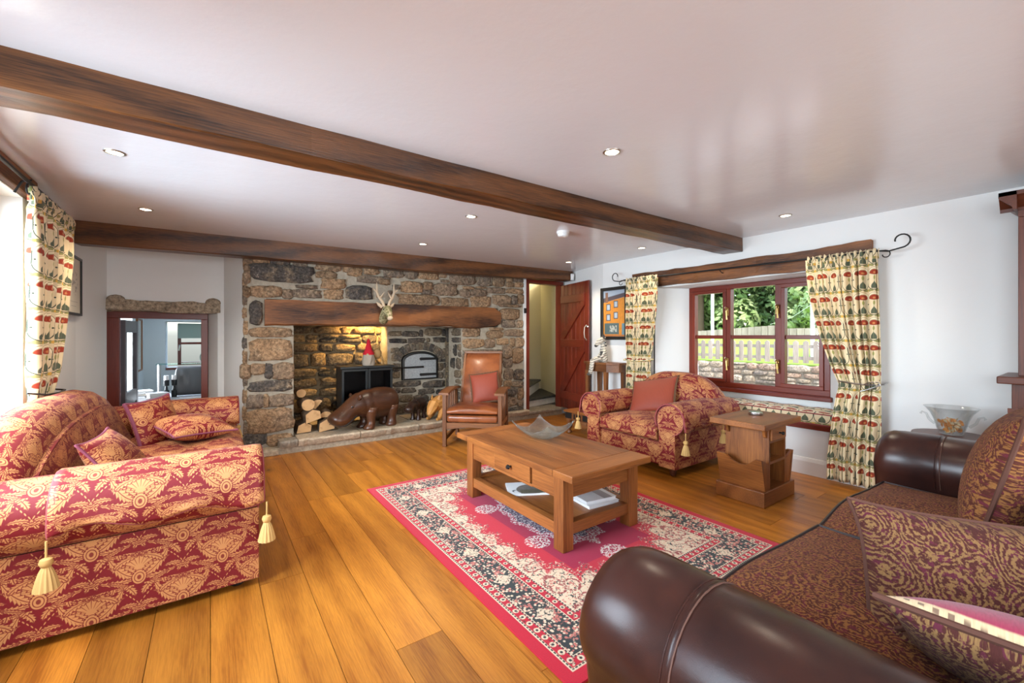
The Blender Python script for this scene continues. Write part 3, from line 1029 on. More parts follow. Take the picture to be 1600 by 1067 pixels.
# wall behind the photographer, with an opening added for the fill light
mb = MB()
mb.box(-1.22, -0.1, -2.9, -2.7, 0, H); mb.box(3.1, 5.0, -2.9, -2.7, 0, H); mb.box(-0.1, 3.1, -2.9, -2.7, 2.12, H)
struct(mb.build('wall_back', 'wall_paint'))
# splayed wall by the stair door
struct(MB().prism([(XR, 4.10), (4.80, 5.26), (5.05, 5.26), (5.05, 4.10)], 0, H, 'xy').build('wall_splay', 'wall_paint'))
# far wall above the stair door and to its right
mb = MB()
mb.box(3.92, 5.0, 5.22, 5.36, 2.13, H); mb.box(4.76, 5.0, 5.22, 5.36, 0, 2.13)
struct(mb.build('wall_far', 'wall_paint'))

# alcove left of the chimney: splayed cheeks, recessed hatch to the study
struct(MB().prism([(XL, 5.3), (-0.87, 6.0), (-1.3, 6.0), (-1.3, 5.3)], 0, H, 'xy').build('wall_alcove_left', 'wall_paint'))
struct(MB().prism([(0.335, 5.385), (0.36, 5.5), (0.40, 6.0), (0.134, 6.0), (0.155, 5.92)], 0, H, 'xy').build('wall_alcove_right', 'wall_paint'))
mb = MB()
mb.box(-1.3, 0.4, 6.0, 6.42, 1.66, H)
mb.prism([(-0.925, 6.0), (-0.90, 6.26), (-0.90, 6.42), (-1.3, 6.42), (-1.3, 6.0)], -0.3, 1.66, 'xy')
mb.prism([(0.075, 6.0), (0.40, 6.0), (0.40, 6.42), (-0.03, 6.42), (-0.03, 6.26)], -0.3, 1.66, 'xy')
struct(mb.build('wall_alcove_back', 'wall_paint'))
sl = scallop_beam(-0.945, 0.10, 5.975, 6.32, 1.545, 1.665, random.Random(3), wob=0.022, n=16)
for (cx_, s_) in ((-0.80, 0.05), (0.03, 0.055)):
    sl.ell((cx_, 6.0, 1.665), (0.075, 0.05, s_), 10, 6)
tag(sl.build('stone_lintel', 'slab_stone', smooth=True, angle=60), 'rough grey stone lintel slab over the study opening', 'lintel')

# skirting board under the window and beyond
mb = MB()
mb.prism([(XR, 0.0), (XR - 0.022, 0.0), (XR - 0.022, 0.12), (XR - 0.012, 0.15), (XR, 0.155)], -2.7, 4.08, 'xz', M=None)
sk = struct(mb.build('baseboard_right', 'skirting_paint'))
mb = MB()
mb.prism([(XL, 0.0), (XL + 0.022, 0.0), (XL + 0.022, 0.12), (XL + 0.012, 0.15), (XL, 0.155)], -2.7, 5.3, 'xz')
struct(mb.build('baseboard_left', 'skirting_paint'))

# ------------------------------------------------------------------ ceiling beams
rb = random.Random(11)
bm1 = MB()
lo = []
for k in range(25):
    t = k / 24; x = XL + (XR + 0.01 - XL) * t
    y0 = 2.255 - 0.075 * t; w = [rb.uniform(-0.004, 0.004) for _ in range(6)]
    lo.append([(x, y0 + w[0], 2.31), (x, y0 + w[1], 2.163 + w[2]), (x, y0 + 0.006, 2.158 + w[2]), (x, y0 + 0.20 + w[3], 2.158 + w[4]), (x, y0 + 0.205 + w[3], 2.31)])
bm1.loft(lo)
tag(bm1.build('ceiling_beam', BEAM[0]), 'long dark stained ceiling beam crossing the middle of the room', 'beam')
lo = []
for k in range(25):
    t = k / 24; x = -0.985 + (4.66 + 0.985) * t
    y0 = 5.25 - 0.38 * t; h = 0.19 - 0.012 * t - 0.04 * max(0, t - 0.6) / 0.4
    w = [rb.uniform(-0.005, 0.005) for _ in range(6)]
    lo.append([(x, y0 + w[0], 2.31), (x, y0 + w[1], 2.30 - h + w[2]), (x, y0 + 0.012, 2.292 - h + w[2]), (x, y0 + 0.17 + w[3], 2.292 - h), (x, y0 + 0.17, 2.31)])
tag(MB().loft(lo).build('ceiling_beam', BEAM[0]), 'dark ceiling beam running along the top of the stone chimney wall', 'beam')

# ------------------------------------------------------------------ chimney wall
def wy(x): return 5.35 - 0.04 * (x - 0.30)


cw = MB()
def wslab(x0, x1, z0, z1, t=0.40):
    cw.loft([[(x0, wy(x0), z0), (x1, wy(x1), z0), (x1, wy(x1), z1), (x0, wy(x0), z1)],
             [(x0, wy(x0) + t, z0), (x1, wy(x1) + t, z0), (x1, wy(x1) + t, z1), (x0, wy(x0) + t, z1)]])
wslab(0.30, 0.77, 0, 1.40); wslab(0.30, 0.50, 1.40, 1.69); wslab(0.30, 3.97, 1.69, 2.31)
wslab(2.885, 3.97, 0, 1.41); wslab(3.48, 3.97, 1.41, 1.69); wslab(0.77, 2.885, 1.405, 1.69)
chim = struct(cw.build('wall_chimney', 'mortar'))
STONES_FRONT = [(0.35,0.98,1.88,2.08),(0.35,0.65,1.71,1.83),(0.75,1.05,1.72,1.81),(1.09,1.3,1.72,1.83),(1.06,1.32,1.84,1.96),(1.33,1.64,1.73,1.89),(0.29,0.37,2.06,2.12),(0.38,0.54,2.07,2.14),(0.55,0.74,2.08,2.15),(0.76,0.91,2.04,2.15),(1.0,1.28,2.05,2.12),(1.3,1.42,2.05,2.14),(1.35,1.52,2.01,2.11),(1.44,1.86,1.94,2.02),(1.54,1.72,2.04,2.13),(1.73,1.96,2.13,2.19),(1.78,2.04,2.03,2.12),(0.29,0.35,1.7,1.81),(0.3,0.35,1.84,2.05),(1.0,1.23,1.96,2.04),(0.66,0.75,1.7,1.8),(0.79,1.01,1.83,1.86),(0.35,0.46,1.4,1.66),(0.34,0.76,1.27,1.37),(0.33,0.76,1.01,1.25),(0.26,0.35,0.83,0.98),(0.35,0.49,0.86,0.98),(0.57,0.77,0.8,0.98),(0.49,0.56,0.81,0.98),(0.33,0.77,0.67,0.79),(0.32,0.48,0.5,0.64),(0.53,0.77,0.5,0.63),(0.48,0.52,0.5,0.64),(0.32,0.77,0.22,0.48),(0.51,0.76,0.06,0.19),(0.29,0.5,0.09,0.23),(1.79,2.03,2.03,2.12),(2.07,2.22,2.03,2.13),(2.24,2.52,2.04,2.15),(2.54,2.64,2.08,2.16),(2.7,3.09,2.0,2.14),(3.12,3.35,2.0,2.15),(3.38,3.59,2.01,2.16),(3.62,3.71,2.1,2.15),(3.71,3.93,2.11,2.17),(3.62,3.76,2.02,2.09),(3.78,3.93,2.03,2.1),(1.71,1.86,1.93,2.0),(2.01,2.28,1.85,1.99),(2.31,2.43,1.9,2.0),(2.44,2.81,1.84,2.0),(2.29,2.43,1.84,1.89),(2.9,3.07,1.95,1.98),(3.11,3.27,1.97,1.99),(3.29,3.58,1.91,1.99),(3.62,3.93,1.93,2.0),(1.95,2.54,1.69,1.83),(2.57,2.98,1.69,1.81),(2.85,3.0,1.83,1.94),(3.02,3.27,1.85,1.95),(3.02,3.34,1.69,1.85),(3.37,3.7,1.75,1.89),(3.71,3.81,1.76,1.89),(3.83,3.93,1.77,1.92),(3.49,3.89,1.72,1.75),(3.5,3.86,1.53,1.69),(3.53,3.78,1.41,1.52),(3.81,3.94,1.41,1.52),(3.31,3.55,1.37,1.4),(2.84,3.17,1.27,1.4),(3.28,3.56,1.25,1.36),(3.58,3.94,1.28,1.38),(2.67,2.83,1.27,1.39),(2.68,2.82,1.14,1.24),(2.87,3.24,1.11,1.24),(3.25,3.42,1.11,1.24),(3.45,3.66,1.15,1.24),(3.69,3.76,1.12,1.25),(3.79,3.94,1.11,1.25),(2.68,2.87,0.96,1.11),(2.9,3.55,1.02,1.08),(2.68,2.87,0.7,0.93),(2.71,2.87,0.58,0.68),(2.68,2.87,0.45,0.57),(2.68,2.87,0.32,0.44),(2.68,2.87,0.17,0.3),(2.88,3.14,0.86,1.02),(3.15,3.55,0.87,1.01),(2.88,3.14,0.69,0.85),(3.15,3.55,0.69,0.85),(2.88,3.2,0.55,0.68),(3.22,3.55,0.54,0.67),(2.88,3.14,0.41,0.54),(3.15,3.55,0.4,0.53),(2.88,3.24,0.26,0.39),(3.25,3.55,0.23,0.38),(2.88,3.2,0.12,0.25),(3.22,3.56,0.08,0.21),(3.56,3.71,0.94,1.14),(3.57,3.73,0.81,0.93),(3.73,3.93,0.87,1.1),(3.58,3.74,0.63,0.79),(3.76,3.93,0.61,0.77),(3.58,3.7,0.52,0.61),(3.71,3.93,0.51,0.59),(3.58,3.81,0.38,0.5),(3.83,3.93,0.31,0.49),(3.58,3.81,0.22,0.37),(3.65,3.93,0.1,0.19),(3.83,3.93,0.2,0.29)]
STONES_OVEN = [(2.04,2.23,1.28,1.35),(2.24,2.49,1.27,1.35),(2.58,2.86,1.28,1.4),(2.87,2.95,1.28,1.39),(2.05,2.31,1.18,1.24),(2.33,2.59,1.17,1.25),(2.62,2.67,1.19,1.25),(2.72,2.95,1.19,1.26),(2.51,2.56,1.27,1.37),(2.08,2.2,1.04,1.11),(2.09,2.2,0.92,1.03),(2.1,2.21,0.78,0.89),(2.1,2.21,0.68,0.77),(2.81,2.86,0.89,0.94),(2.87,2.95,0.89,0.93),(2.81,2.89,0.76,0.87),(2.9,2.95,0.79,0.87),(2.81,2.89,0.64,0.73),(2.9,2.95,0.64,0.77),(2.81,2.86,0.96,1.09),(2.88,2.95,0.96,1.09),(2.1,2.54,0.55,0.63),(2.56,2.93,0.51,0.61),(2.1,2.22,0.47,0.54),(2.23,2.45,0.46,0.53),(2.48,2.74,0.42,0.5),(2.77,2.95,0.4,0.47),(2.1,2.18,0.33,0.45),(2.2,2.4,0.33,0.43),(2.42,2.65,0.3,0.41),(2.68,2.95,0.31,0.38),(2.1,2.37,0.17,0.3),(2.38,2.67,0.14,0.29),(2.68,2.95,0.11,0.29)]
rs = random.Random(5)
for (a, b, c, d) in STONES_FRONT:
    if b > 3.93: b = 3.93
    if c < 1.40 and 2.4 < a < 2.89:
        if b < 2.95: continue
        a = 2.89
    stone(a - 0.010, b + 0.010, c - 0.009, d + 0.009, rs.uniform(0.018, 0.045), rs, wy).build('stone', 'rubble_stone', chim, True, angle=180)
# small packing stones in the wide joints above the mantel and round the piers
pk = random.Random(77)
def free(a, b, c, d):
    return all(b < q[0] or a > q[1] or d < q[2] or c > q[3] for q in STONES_FRONT)
for _ in range(900):
    w_, h_ = pk.uniform(0.05, 0.16), pk.uniform(0.03, 0.08)
    a, c = pk.uniform(0.36, 3.85), pk.uniform(0.16, 2.2)
    b, d = a + w_, c + h_
    if c < 1.42 and 0.74 < b and a < 2.91: continue
    if 1.37 < d and c < 1.70 and a < 3.52 and b > 0.46: continue
    if free(a - 0.006, b + 0.006, c - 0.006, d + 0.006):
        STONES_FRONT.append((a, b, c, d))
        stone(a, b, c, d, pk.uniform(0.012, 0.03), pk, wy).build('stone', 'rubble_stone', chim, True, angle=180)
# quoins down the chimney's left cheek
z = 0.02
while z < 2.2:
    h = rs.uniform(0.12, 0.24)
    xx = rs.uniform(0.268, 0.285)
    m = stone(-5.40, -5.34, z + 0.004, z + h - 0.004, 0.02, rs, lambda q: 0.0)
    m.v = [(xx + 0.035 + p[1], -p[0] + 0.0, p[2]) for p in m.v]
    m.build('stone', 'rubble_stone', chim, True, angle=180)
    z += h
# fill above the frame line, behind the beam
for (a, b, c, d) in rubble(0.33, 3.95, 2.20, 2.31, rs, 0.1, 0.11, 0.15, 0.35):
    stone(a, b, c, d, 0.02, rs, wy).build('stone', 'rubble_stone', chim, True, angle=180)

# sooty inner cheek of the right pier
for (a, b, c, d) in rubble(-5.82, -5.26, 0.15, 1.40, rs, 0.10, 0.22, 0.16, 0.34, 0.004):
    m = stone(a, b, c, d, rs.uniform(0.01, 0.03), rs, lambda q: 0.0)
    m.v = [(2.885 + 0.075 * (-p[0] - 5.25) + p[1], -p[0], p[2]) for p in m.v]
    m.build('stone', 'soot_stone', chim, True, angle=180)
# inglenook: back, cheeks, roof
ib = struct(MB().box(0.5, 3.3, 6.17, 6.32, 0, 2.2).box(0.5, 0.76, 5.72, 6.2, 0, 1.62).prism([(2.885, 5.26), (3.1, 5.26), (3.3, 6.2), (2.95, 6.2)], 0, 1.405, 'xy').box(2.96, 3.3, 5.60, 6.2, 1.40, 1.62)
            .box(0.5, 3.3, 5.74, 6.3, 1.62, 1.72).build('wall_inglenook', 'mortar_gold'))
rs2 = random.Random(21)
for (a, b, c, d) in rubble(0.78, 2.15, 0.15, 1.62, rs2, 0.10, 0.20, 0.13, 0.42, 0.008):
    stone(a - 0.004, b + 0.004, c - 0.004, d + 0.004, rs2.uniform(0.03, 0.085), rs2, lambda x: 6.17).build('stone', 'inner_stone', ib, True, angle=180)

# bread oven block
ovw = MB()
DX, DZ0, DZS, DR = 2.515, 0.64, 0.93, 0.285
arc = [(DX + DR * math.cos(t), DZS + 0.13 * math.sin(t)) for t in [PI * k / 12 for k in range(13)]]
ovw.prism([(2.03, 0.0), (DX - DR, 0.0), (DX - DR, DZS), (DX - DR, 1.62), (2.03, 1.62)], 5.85, 6.18)
ovw.prism([(DX + DR, 0.0), (2.98, 0.0), (2.98, 1.62), (DX + DR, 1.62)], 5.85, 6.18)
ovw.prism([(DX - DR, 0.0), (DX + DR, 0.0), (DX + DR, DZ0), (DX - DR, DZ0)], 5.85, 6.18)
for k in range(12):
    (xa, za), (xb, zb) = arc[k], arc[k + 1]
    ovw.prism([(xb, zb), (xa, za), (xa, 1.62), (xb, 1.62)], 5.85, 6.18)
ovb = struct(ovw.build('wall_oven', 'mortar'))
for (a, b, c, d) in STONES_OVEN:
    stone(a - 0.007, b + 0.007, c - 0.006, d + 0.006, rs.uniform(0.012, 0.03), rs, lambda x: 5.85).build('stone', 'soot_stone', ovb, True, angle=180)
for k in range(11):                         # voussoirs of the oven arch
    t = PI * (k + 0.5) / 11
    cxx, czz = DX + (DR + 0.055) * math.cos(t), DZS + (0.13 + 0.065) * math.sin(t) + 0.01
    M = Matrix.Translation((cxx, 5.835, czz)) @ Euler((0, PI / 2 - t * 0.72 - 0.44, 0)).to_matrix().to_4x4()
    mbv = MB()
    for s_, yy in ((1.0, 0.02), (1.0, 0.0), (0.8, -0.018)):
        pass
    w_, h_ = 0.033, 0.058
    mbv.loft([[(-w_, 0.02, -h_), (w_, 0.02, -h_), (w_, 0.02, h_), (-w_, 0.02, h_)],
              [(-w_, 0.0, -h_), (w_, 0.0, -h_), (w_, 0.0, h_), (-w_, 0.0, h_)],
              [(-w_ * .75, -0.018, -h_ * .85), (w_ * .75, -0.018, -h_ * .85), (w_ * .75, -0.018, h_ * .85), (-w_ * .75, -0.018, h_ * .85)]], M=M)
    mbv.build('voussoir', 'soot_stone', ovb)

# iron bread-oven door
od = thing('bread_oven_door', 'arched grey iron bread oven door set in the stone wall', 'oven door', (0, 0, 0))
r_ = 0.275
outl = [(DX - r_, DZ0 + 0.005), (DX + r_, DZ0 + 0.005)] + [(DX + r_ * math.cos(t), DZS + 0.12 * math.sin(t)) for t in [PI * k / 14 for k in range(15)]]
inl = [(DX + (x - DX) * 0.90, 0.81 + (z - 0.81) * 0.88) for x, z in outl]
mbd = MB(); mbd.loft([[(x, 5.86, z) for x, z in outl], [(x, 5.815, z) for x, z in outl], [(x, 5.81, z) for x, z in inl], [(x, 5.84, z) for x, z in inl]])
mbd.build('door_frame', 'iron', od)
MB().loft([[(x, 5.85, z) for x, z in inl], [(x, 5.825, z) for x, z in inl]]).build('door_panel', 'oven_iron', od)
for zz in (0.945, 0.715):
    MB().prism([(DX - 0.02, zz), (DX - 0.005, zz + 0.02), (DX + 0.26, zz + 0.016), (DX + 0.26, zz - 0.016), (DX - 0.005, zz - 0.02)], 5.812, 5.826).build('strap_hinge', 'iron', od)
MB().tube([(DX - 0.42, 5.79, 0.83), (DX - 0.25, 5.80, 0.828), (DX + 0.04, 5.812, 0.828)], [0.010, 0.012, 0.015], 8).build('latch_bar', 'iron', od)

# oak mantel beam
mb = MB(); lo = []
rl = random.Random(31)
for k in range(31):
    t = k / 30; x = 0.485 + 3.015 * t
    zb = 1.398 + 0.016 * t + (0.022 * math.sin(PI * max(0, (t - 0.74) / 0.2)) if 0.74 < t < 0.94 else 0) * -1 + rl.uniform(-0.005, 0.005)
    zt = 1.683 + 0.01 * t + rl.uniform(-0.004, 0.004)
    if t > 0.955: e = (t - 0.955) / 0.045; zt -= 0.07 * e * e; zb += 0.05 * e * e
    y = wy(x) - 0.045 + rl.uniform(-0.004, 0.004)
    lo.append([(x, y, zt), (x, y - 0.008, (zt + zb) / 2), (x, y, zb + 0.015), (x, y + 0.015, zb), (x, y + 0.40, zb), (x, y + 0.40, zt)])
mb.loft(lo)
mant = tag(mb.build('mantel_beam', LINT[0]), 'old oak mantel beam spanning the stone fireplace', 'mantel beam')

# hearth: raised slabs on a recessed course
he = thing('hearth', 'raised stone slab hearth running along the chimney wall', 'hearth')
MB().box(0.42, 4.70, 5.165, 5.27, 0.0, 0.072).build('plinth', 'hearth_stone', he)
rh = random.Random(8)
xs = [0.60, 0.785, 1.45, 2.18, 2.87, 3.98]
for a, b in zip(xs[:-1], xs[1:]):
    lo = []
    n_ = 14
    for k in range(n_ + 1):
        x = a + 0.004 + (b - a - 0.008) * k / n_
        y = 5.10 + rh.uniform(-0.012, 0.012) + (0.03 if k in (0, n_) and a == 0.60 and k == 0 else 0)
        zt = 0.150 + rh.uniform(-0.003, 0.003)
        lo.append([(x, y + 0.012, zt), (x, y, zt - 0.018), (x, y + 0.008, 0.105 + rh.uniform(-.006, .006)), (x, y + 0.03, 0.072), (x, 6.13 if 0.7 < a < 2.8 else 5.28, 0.072), (x, 6.13 if 0.7 < a < 2.8 else 5.28, zt)])
    MB().loft(lo).build('slab', 'hearth_stone', he, True, angle=30)
MB().box(3.98, 4.75, 5.13, 5.50, 0.072, 0.115).build('slab', 'hearth_stone', he, bevel=0.01)
MB().box(0.42, 0.60, 5.14, 5.36, 0.0, 0.06).build('slab', 'hearth_stone', he, bevel=0.01)

# lamp tucked up behind the mantel: warms the back of the inglenook
def spot(name, loc, tgt, power, color, size_deg, blend=0.6, radius=0.03, parent=None):
    l = bpy.data.lights.new(name, 'SPOT'); l.energy = power; l.color = color; l.spot_size = math.radians(size_deg); l.spot_blend = blend
    l.shadow_soft_size = radius
    o = bpy.data.objects.new(name, l); COL.objects.link(o); o.location = loc
    o.rotation_euler = (Vector(tgt) - Vector(loc)).to_track_quat('-Z', 'Y').to_euler()
    return o
il = thing('inglenook_lamp', 'small spot lamp hidden behind the mantel beam', 'lamp', (1.85, 5.80, 1.58))
MB().tube([(0, 0, 0.04), (0, 0.01, 0.01), (0.0, 0.03, -0.04)], [0.02, 0.03, 0.035], 12).build('lamp_body', 'iron', il)
spot('inglenook_light', (1.85, 5.84, 1.52), (1.75, 6.17, 1.15), 75, (1.0, 0.62, 0.22), 125, 0.8)

# ------------------------------------------------------------------ stair door
dr = struct(MB().box(3.97, 4.03, 5.17, 5.30, 0.1, 2.13).build('door_1', MAHO[2], bevel=0.004))
MB().box(4.68, 4.74, 5.17, 5.30, 0.1, 2.13).build('door_jamb', MAHO[2], dr, bevel=0.004)
MB().box(3.97, 4.74, 5.17, 5.30, 2.11, 2.17).build('door_head', MAHO[0], dr, bevel=0.004)
# white reveal strip between stone and frame
struct(MB().box(3.93, 3.972, 5.175, 5.28, 0.1, 2.2).build('trim_1', 'wall_paint'))
sw = MB(); sw.box(3.94, 3.975, 5.172, 5.176, 1.60, 1.70)
tag(MB().box(3.925, 3.968, 5.158, 5.176, 1.63, 1.71).build('light_switch', 'iron', bevel=0.003), 'small dark switch plate beside the stair door', 'switch')
# leaf, swung open against the splayed wall
hx, hy, ex, ey = 4.69, 5.165, 4.505, 4.36
lv = thing('plank_door', 'open red-brown ledged and braced plank door beside the stairs', 'door', (hx, hy, 0.0), math.atan2(ey - hy, ex - hx))
LW = math.hypot(ex - hx, ey - hy)
npl = 7
for k in range(npl):
    MB().box(k * LW / npl + 0.003, (k + 1) * LW / npl - 0.003, -0.012, 0.012, 0.125, 2.10).build('plank', MAHO[2], lv, bevel=0.006)
for (z0, z1) in ((1.80, 1.92), (1.11, 1.23), (0.28, 0.40)):
    MB().box(0.03, LW - 0.09, -0.036, -0.013, z0, z1).build('ledge', MAHO[0], lv, bevel=0.004)
for (z0, z1) in ((1.23, 1.80), (0.40, 1.11)):
    MB().prism([(0.03, z0), (0.14, z0), (LW - 0.09, z1 - 0.06), (LW - 0.09, z1), (LW - 0.15, z1), (0.03, z0 + 0.06)], -0.035, -0.0125).build('brace', MAHO[0], lv)
hd = MB().tube([(LW - 0.05, -0.014, 1.44), (LW - 0.05, -0.05, 1.41), (LW - 0.055, -0.055, 1.33), (LW - 0.05, -0.05, 1.26), (LW - 0.05, -0.014, 1.22)], [0.012, 0.008, 0.007, 0.008, 0.012], 8)
hd.build('door_handle', 'brushed_nickel', lv, True)
MB().tube([(LW - 0.012, -0.013, 1.42), (LW + 0.004, -0.03, 1.42), (LW + 0.012, -0.035, 1.42)], [0.008, 0.01, 0.012], 8).build('latch', 'brushed_nickel', lv, True)

# stairwell behind it
struct(MB().box(3.72, 3.90, 5.62, 7.15, -0.1, 2.8).build('wall_stair_left', 'stair_plaster'))
struct(MB().prism([(4.93, 5.37), (4.97, 5.64), (5.32, 6.46), (4.62, 7.02), (3.9, 7.02), (3.9, 7.15), (4.7, 7.15), (5.5, 6.5), (5.1, 5.37)], -0.1, 2.8, 'xy').build('wall_stair_far', 'stair_plaster'))
struct(MB().box(3.7, 5.5, 5.37, 7.2, 2.8, 2.9).build('ceiling_stair', 'stair_plaster'))
struct(MB().box(3.98, 4.92, 5.3, 5.75, -0.1, 0.112).build('floor_stair', 'slate'))
st = thing('stone_stairs', 'whitewashed winding stairs with dark slate treads behind the door', 'stairs')
steps = [([(3.99, 5.43), (4.25, 5.47), (4.95, 5.62), (5.28, 6.42), (4.6, 6.98), (3.92, 7.0), (3.92, 5.64)], 0.113, 0.25), ([(3.99, 5.50), (4.41, 5.68), (5.22, 6.40), (4.6, 6.98), (3.92, 7.0), (3.92, 5.66)], 0.25, 0.44),
         ([(3.92, 5.9), (4.3, 6.2), (4.72, 6.85), (4.6, 6.97), (3.92, 7.0)], 0.44, 0.63)]
for poly, z0, z1 in steps:
    MB().prism(poly, z0, z1 - 0.035, 'xy').build('riser', 'whitewashed_stone', st)
    cxx = sum(p[0] for p in poly) / len(poly); cyy = sum(p[1] for p in poly) / len(poly)
    MB().prism([(p[0] + (p[0] - cxx) * 0.03, p[1] - 0.03) for p in poly], z1 - 0.035, z1, 'xy').build('tread', 'slate', st, bevel=0.006)
def point(name, loc, power, color=(1, 1, 1), r=0.08):
    l = bpy.data.lights.new(name, 'POINT'); l.energy = power; l.color = color; l.shadow_soft_size = r
    o = bpy.data.objects.new(name, l); COL.objects.link(o); o.location = loc
sl_ = thing('stair_light', 'round ceiling light over the stairs behind the door', 'ceiling light', (4.5, 6.2, 2.8))
MB().lathe([(0.0, -0.07), (0.09, -0.06), (0.13, -0.03), (0.13, 0)], n=20).build('shade', 'lamp_glow', sl_, True)
point('stair_lamp', (4.5, 6.2, 2.62), 34, (1.0, 0.93, 0.78))
# sensor on the beam's end
sn = thing('alarm_sensor', 'white motion sensor at the right end of the far beam', 'sensor', (4.63, 4.86, 2.15))
MB().loft([[(-0.028, 0, 0), (0.028, 0, 0), (0.028, 0, 0.11), (-0.028, 0, 0.11)], [(-0.026, -0.03, 0.012), (0.026, -0.03, 0.012), (0.026, -0.035, 0.105), (-0.026, -0.035, 0.105)]]).build('housing', 'white_plastic', sn, bevel=0.008)
MB().ell((0, -0.034, 0.045), (0.018, 0.008, 0.022), 10, 6).build('lens', 'pale_paper', sn, True)

# ------------------------------------------------------------------ garden window in the right wall
GX = 4.92
W1 = struct(MB().box(GX - 0.035, GX + 0.04, 1.535, 3.015, 0.69, 0.745).build('window_1', MAHO[1], bevel=0.004))
F = lambda n_, *a, m=MAHO[2], bv=0.004: MB().box(*a).build(n_, m, W1, bevel=bv)
F('frame', GX - 0.035, GX + 0.04, 1.535, 3.015, 1.825, 1.876, m=MAHO[1])
F('frame', GX - 0.035, GX + 0.04, 1.535, 1.585, 0.745, 1.825); F('frame', GX - 0.035, GX + 0.04, 2.965, 3.015, 0.745, 1.825)
F('mullion', GX - 0.038, GX + 0.04, 1.965, 2.025, 0.745, 1.825); F('mullion', GX - 0.038, GX + 0.04, 2.495, 2.545, 0.745, 1.825)
lights_ = [(1.585, 1.965, 1), (2.025, 2.495, 0), (2.545, 2.965, 1)]
for (a, b, sash) in lights_:
    z0, z1 = 0.745, 1.825
    if sash:
        s_ = 0.038
        F('sash', GX - 0.05, GX + 0.02, a, b, z0, z0 + s_, m=MAHO[1]); F('sash', GX - 0.05, GX + 0.02, a, b, z1 - s_, z1, m=MAHO[1])
        F('sash', GX - 0.05, GX + 0.02, a, a + s_, z0 + s_, z1 - s_); F('sash', GX - 0.05, GX + 0.02, b - s_, b, z0 + s_, z1 - s_)
        a += s_; b -= s_; z0 += s_; z1 -= s_
    F('glazing_bar', GX - 0.028, GX + 0.02, a, b, 1.247, 1.290, m=MAHO[1])
    MB().box(GX - 0.004, GX + 0.002, a, b, z0, 1.247).build('pane', 'window_glass', W1)
    MB().box(GX - 0.004, GX + 0.002, a, b, 1.290, z1).build('pane', 'window_glass', W1)
F('window_sill', GX - 0.11, GX + 0.05, 1.50, 3.05, 0.645, 0.69, m=MAHO[1], bv=0.008)
for (yy, zz) in ((1.995, 1.56), (1.995, 0.98), (2.53, 1.56), (2.53, 0.98)):
    h_ = MB(); h_.box(GX - 0.066, GX - 0.048, yy - 0.018, yy + 0.012, zz - 0.045, zz + 0.045)
    h_.tube([(GX - 0.066, yy - 0.004, zz + 0.025), (GX - 0.088, yy - 0.006, zz + 0.01), (GX - 0.09, yy - 0.012, zz - 0.05), (GX - 0.085, yy - 0.012, zz - 0.09)], [0.008, 0.009, 0.007, 0.011], 8)
    h_.tube([(GX - 0.07, yy - 0.016, zz + 0.035), (GX - 0.09, yy + 0.006, zz + 0.05)], [0.011, 0.011], 8)
    h_.build('window_handle', 'brass', W1)
# window seat: board and cushion
ws = tag(MB().box(4.492, 4.98, 1.262, 3.238, 0.42, 0.468).build('window_seat_board', MAHO[1], bevel=0.006), 'red-brown wooden seat board under the garden window', 'window seat')
wc = thing('window_seat_cushion', 'long printed seat cushion with red piping on the window seat', 'seat cushion', (0, 0, 0.469))
lo = []
for k in range(31):
    y = 1.275 + (3.225 - 1.275) * k / 30
    b_ = 0.006 * math.sin(k * 1.7)
    lo.append([(4.505, y, 0.0), (4.502, y, 0.045), (4.508, y, 0.098), (4.60, y, 0.118 + b_), (4.80, y, 0.118 + b_), (4.88, y, 0.10), (4.885, y, 0.0)])
MB().loft(lo).build('cushion', 'poppy_print', wc, True, angle=50)
for zz, xx in ((0.004, 4.502), (0.100, 4.503)):
    MB().tube([(xx, 1.275, zz), (xx, 2.2, zz), (xx, 3.225, zz)], 0.006, 6).build('piping', 'red_piping', wc)
# timber lintel and iron curtain rod
lt = scallop_beam(4.455, 4.72, 1.115, 3.54, 1.885, 2.07, random.Random(4), 'y', 0.016, 24)
tag(lt.build('window_lintel', LINT[1]), 'rough dark timber lintel above the garden window', 'lintel')


def scroll(c, d, flip=1):
    """iron scroll finial: list of points starting at the rod end, along direction d (y)"""
    pts = []
    for k in range(15):
        t = k / 14
        ang = -PI / 2 + t * 1.55 * PI
        r = 0.058 * (1 - 0.35 * t)
        pts.append((c[0], c[1] + d * (0.14 + r * math.cos(ang)), c[2] + 0.062 + r * math.sin(ang) * 1.0))
    return [(c[0], c[1], c[2]), (c[0], c[1] + d * 0.06, c[2] - 0.012)] + pts


rd = thing('curtain_rod', 'thin black iron curtain rod with scrolled ends over the garden window', 'curtain rod')
RX, RZ = 4.375, 1.985
MB().tube([(RX, 1.05, RZ - 0.02), (RX, 2.3, RZ), (RX, 3.62, RZ + 0.02)], 0.009, 8).build('rod', 'iron', rd, True)
for yy, d, zz in ((1.05, -1, RZ - 0.02), (3.62, 1, RZ + 0.02)):
    MB().tube(scroll((RX, yy, zz), d), 0.006, 7).build('finial', 'iron', rd, True)
    p = []
    for k in range(11):
        t = k / 10; ang = PI / 2 - t * 1.5 * PI; r = 0.032 * (1 - 0.4 * t)
        p.append((RX, yy + d * (0.045 + r * math.cos(ang)), zz - 0.034 + r * math.sin(ang)))
    MB().tube([(RX, yy, zz)] + p, 0.0045, 6).build('finial_curl', 'iron', rd, True)
for yy in (1.30, 2.35, 3.45):
    MB().tube([(4.47, yy, RZ - 0.03), (4.42, yy, RZ - 0.035), (RX, yy, RZ - 0.014)], 0.005, 6).build('bracket', 'iron', rd)


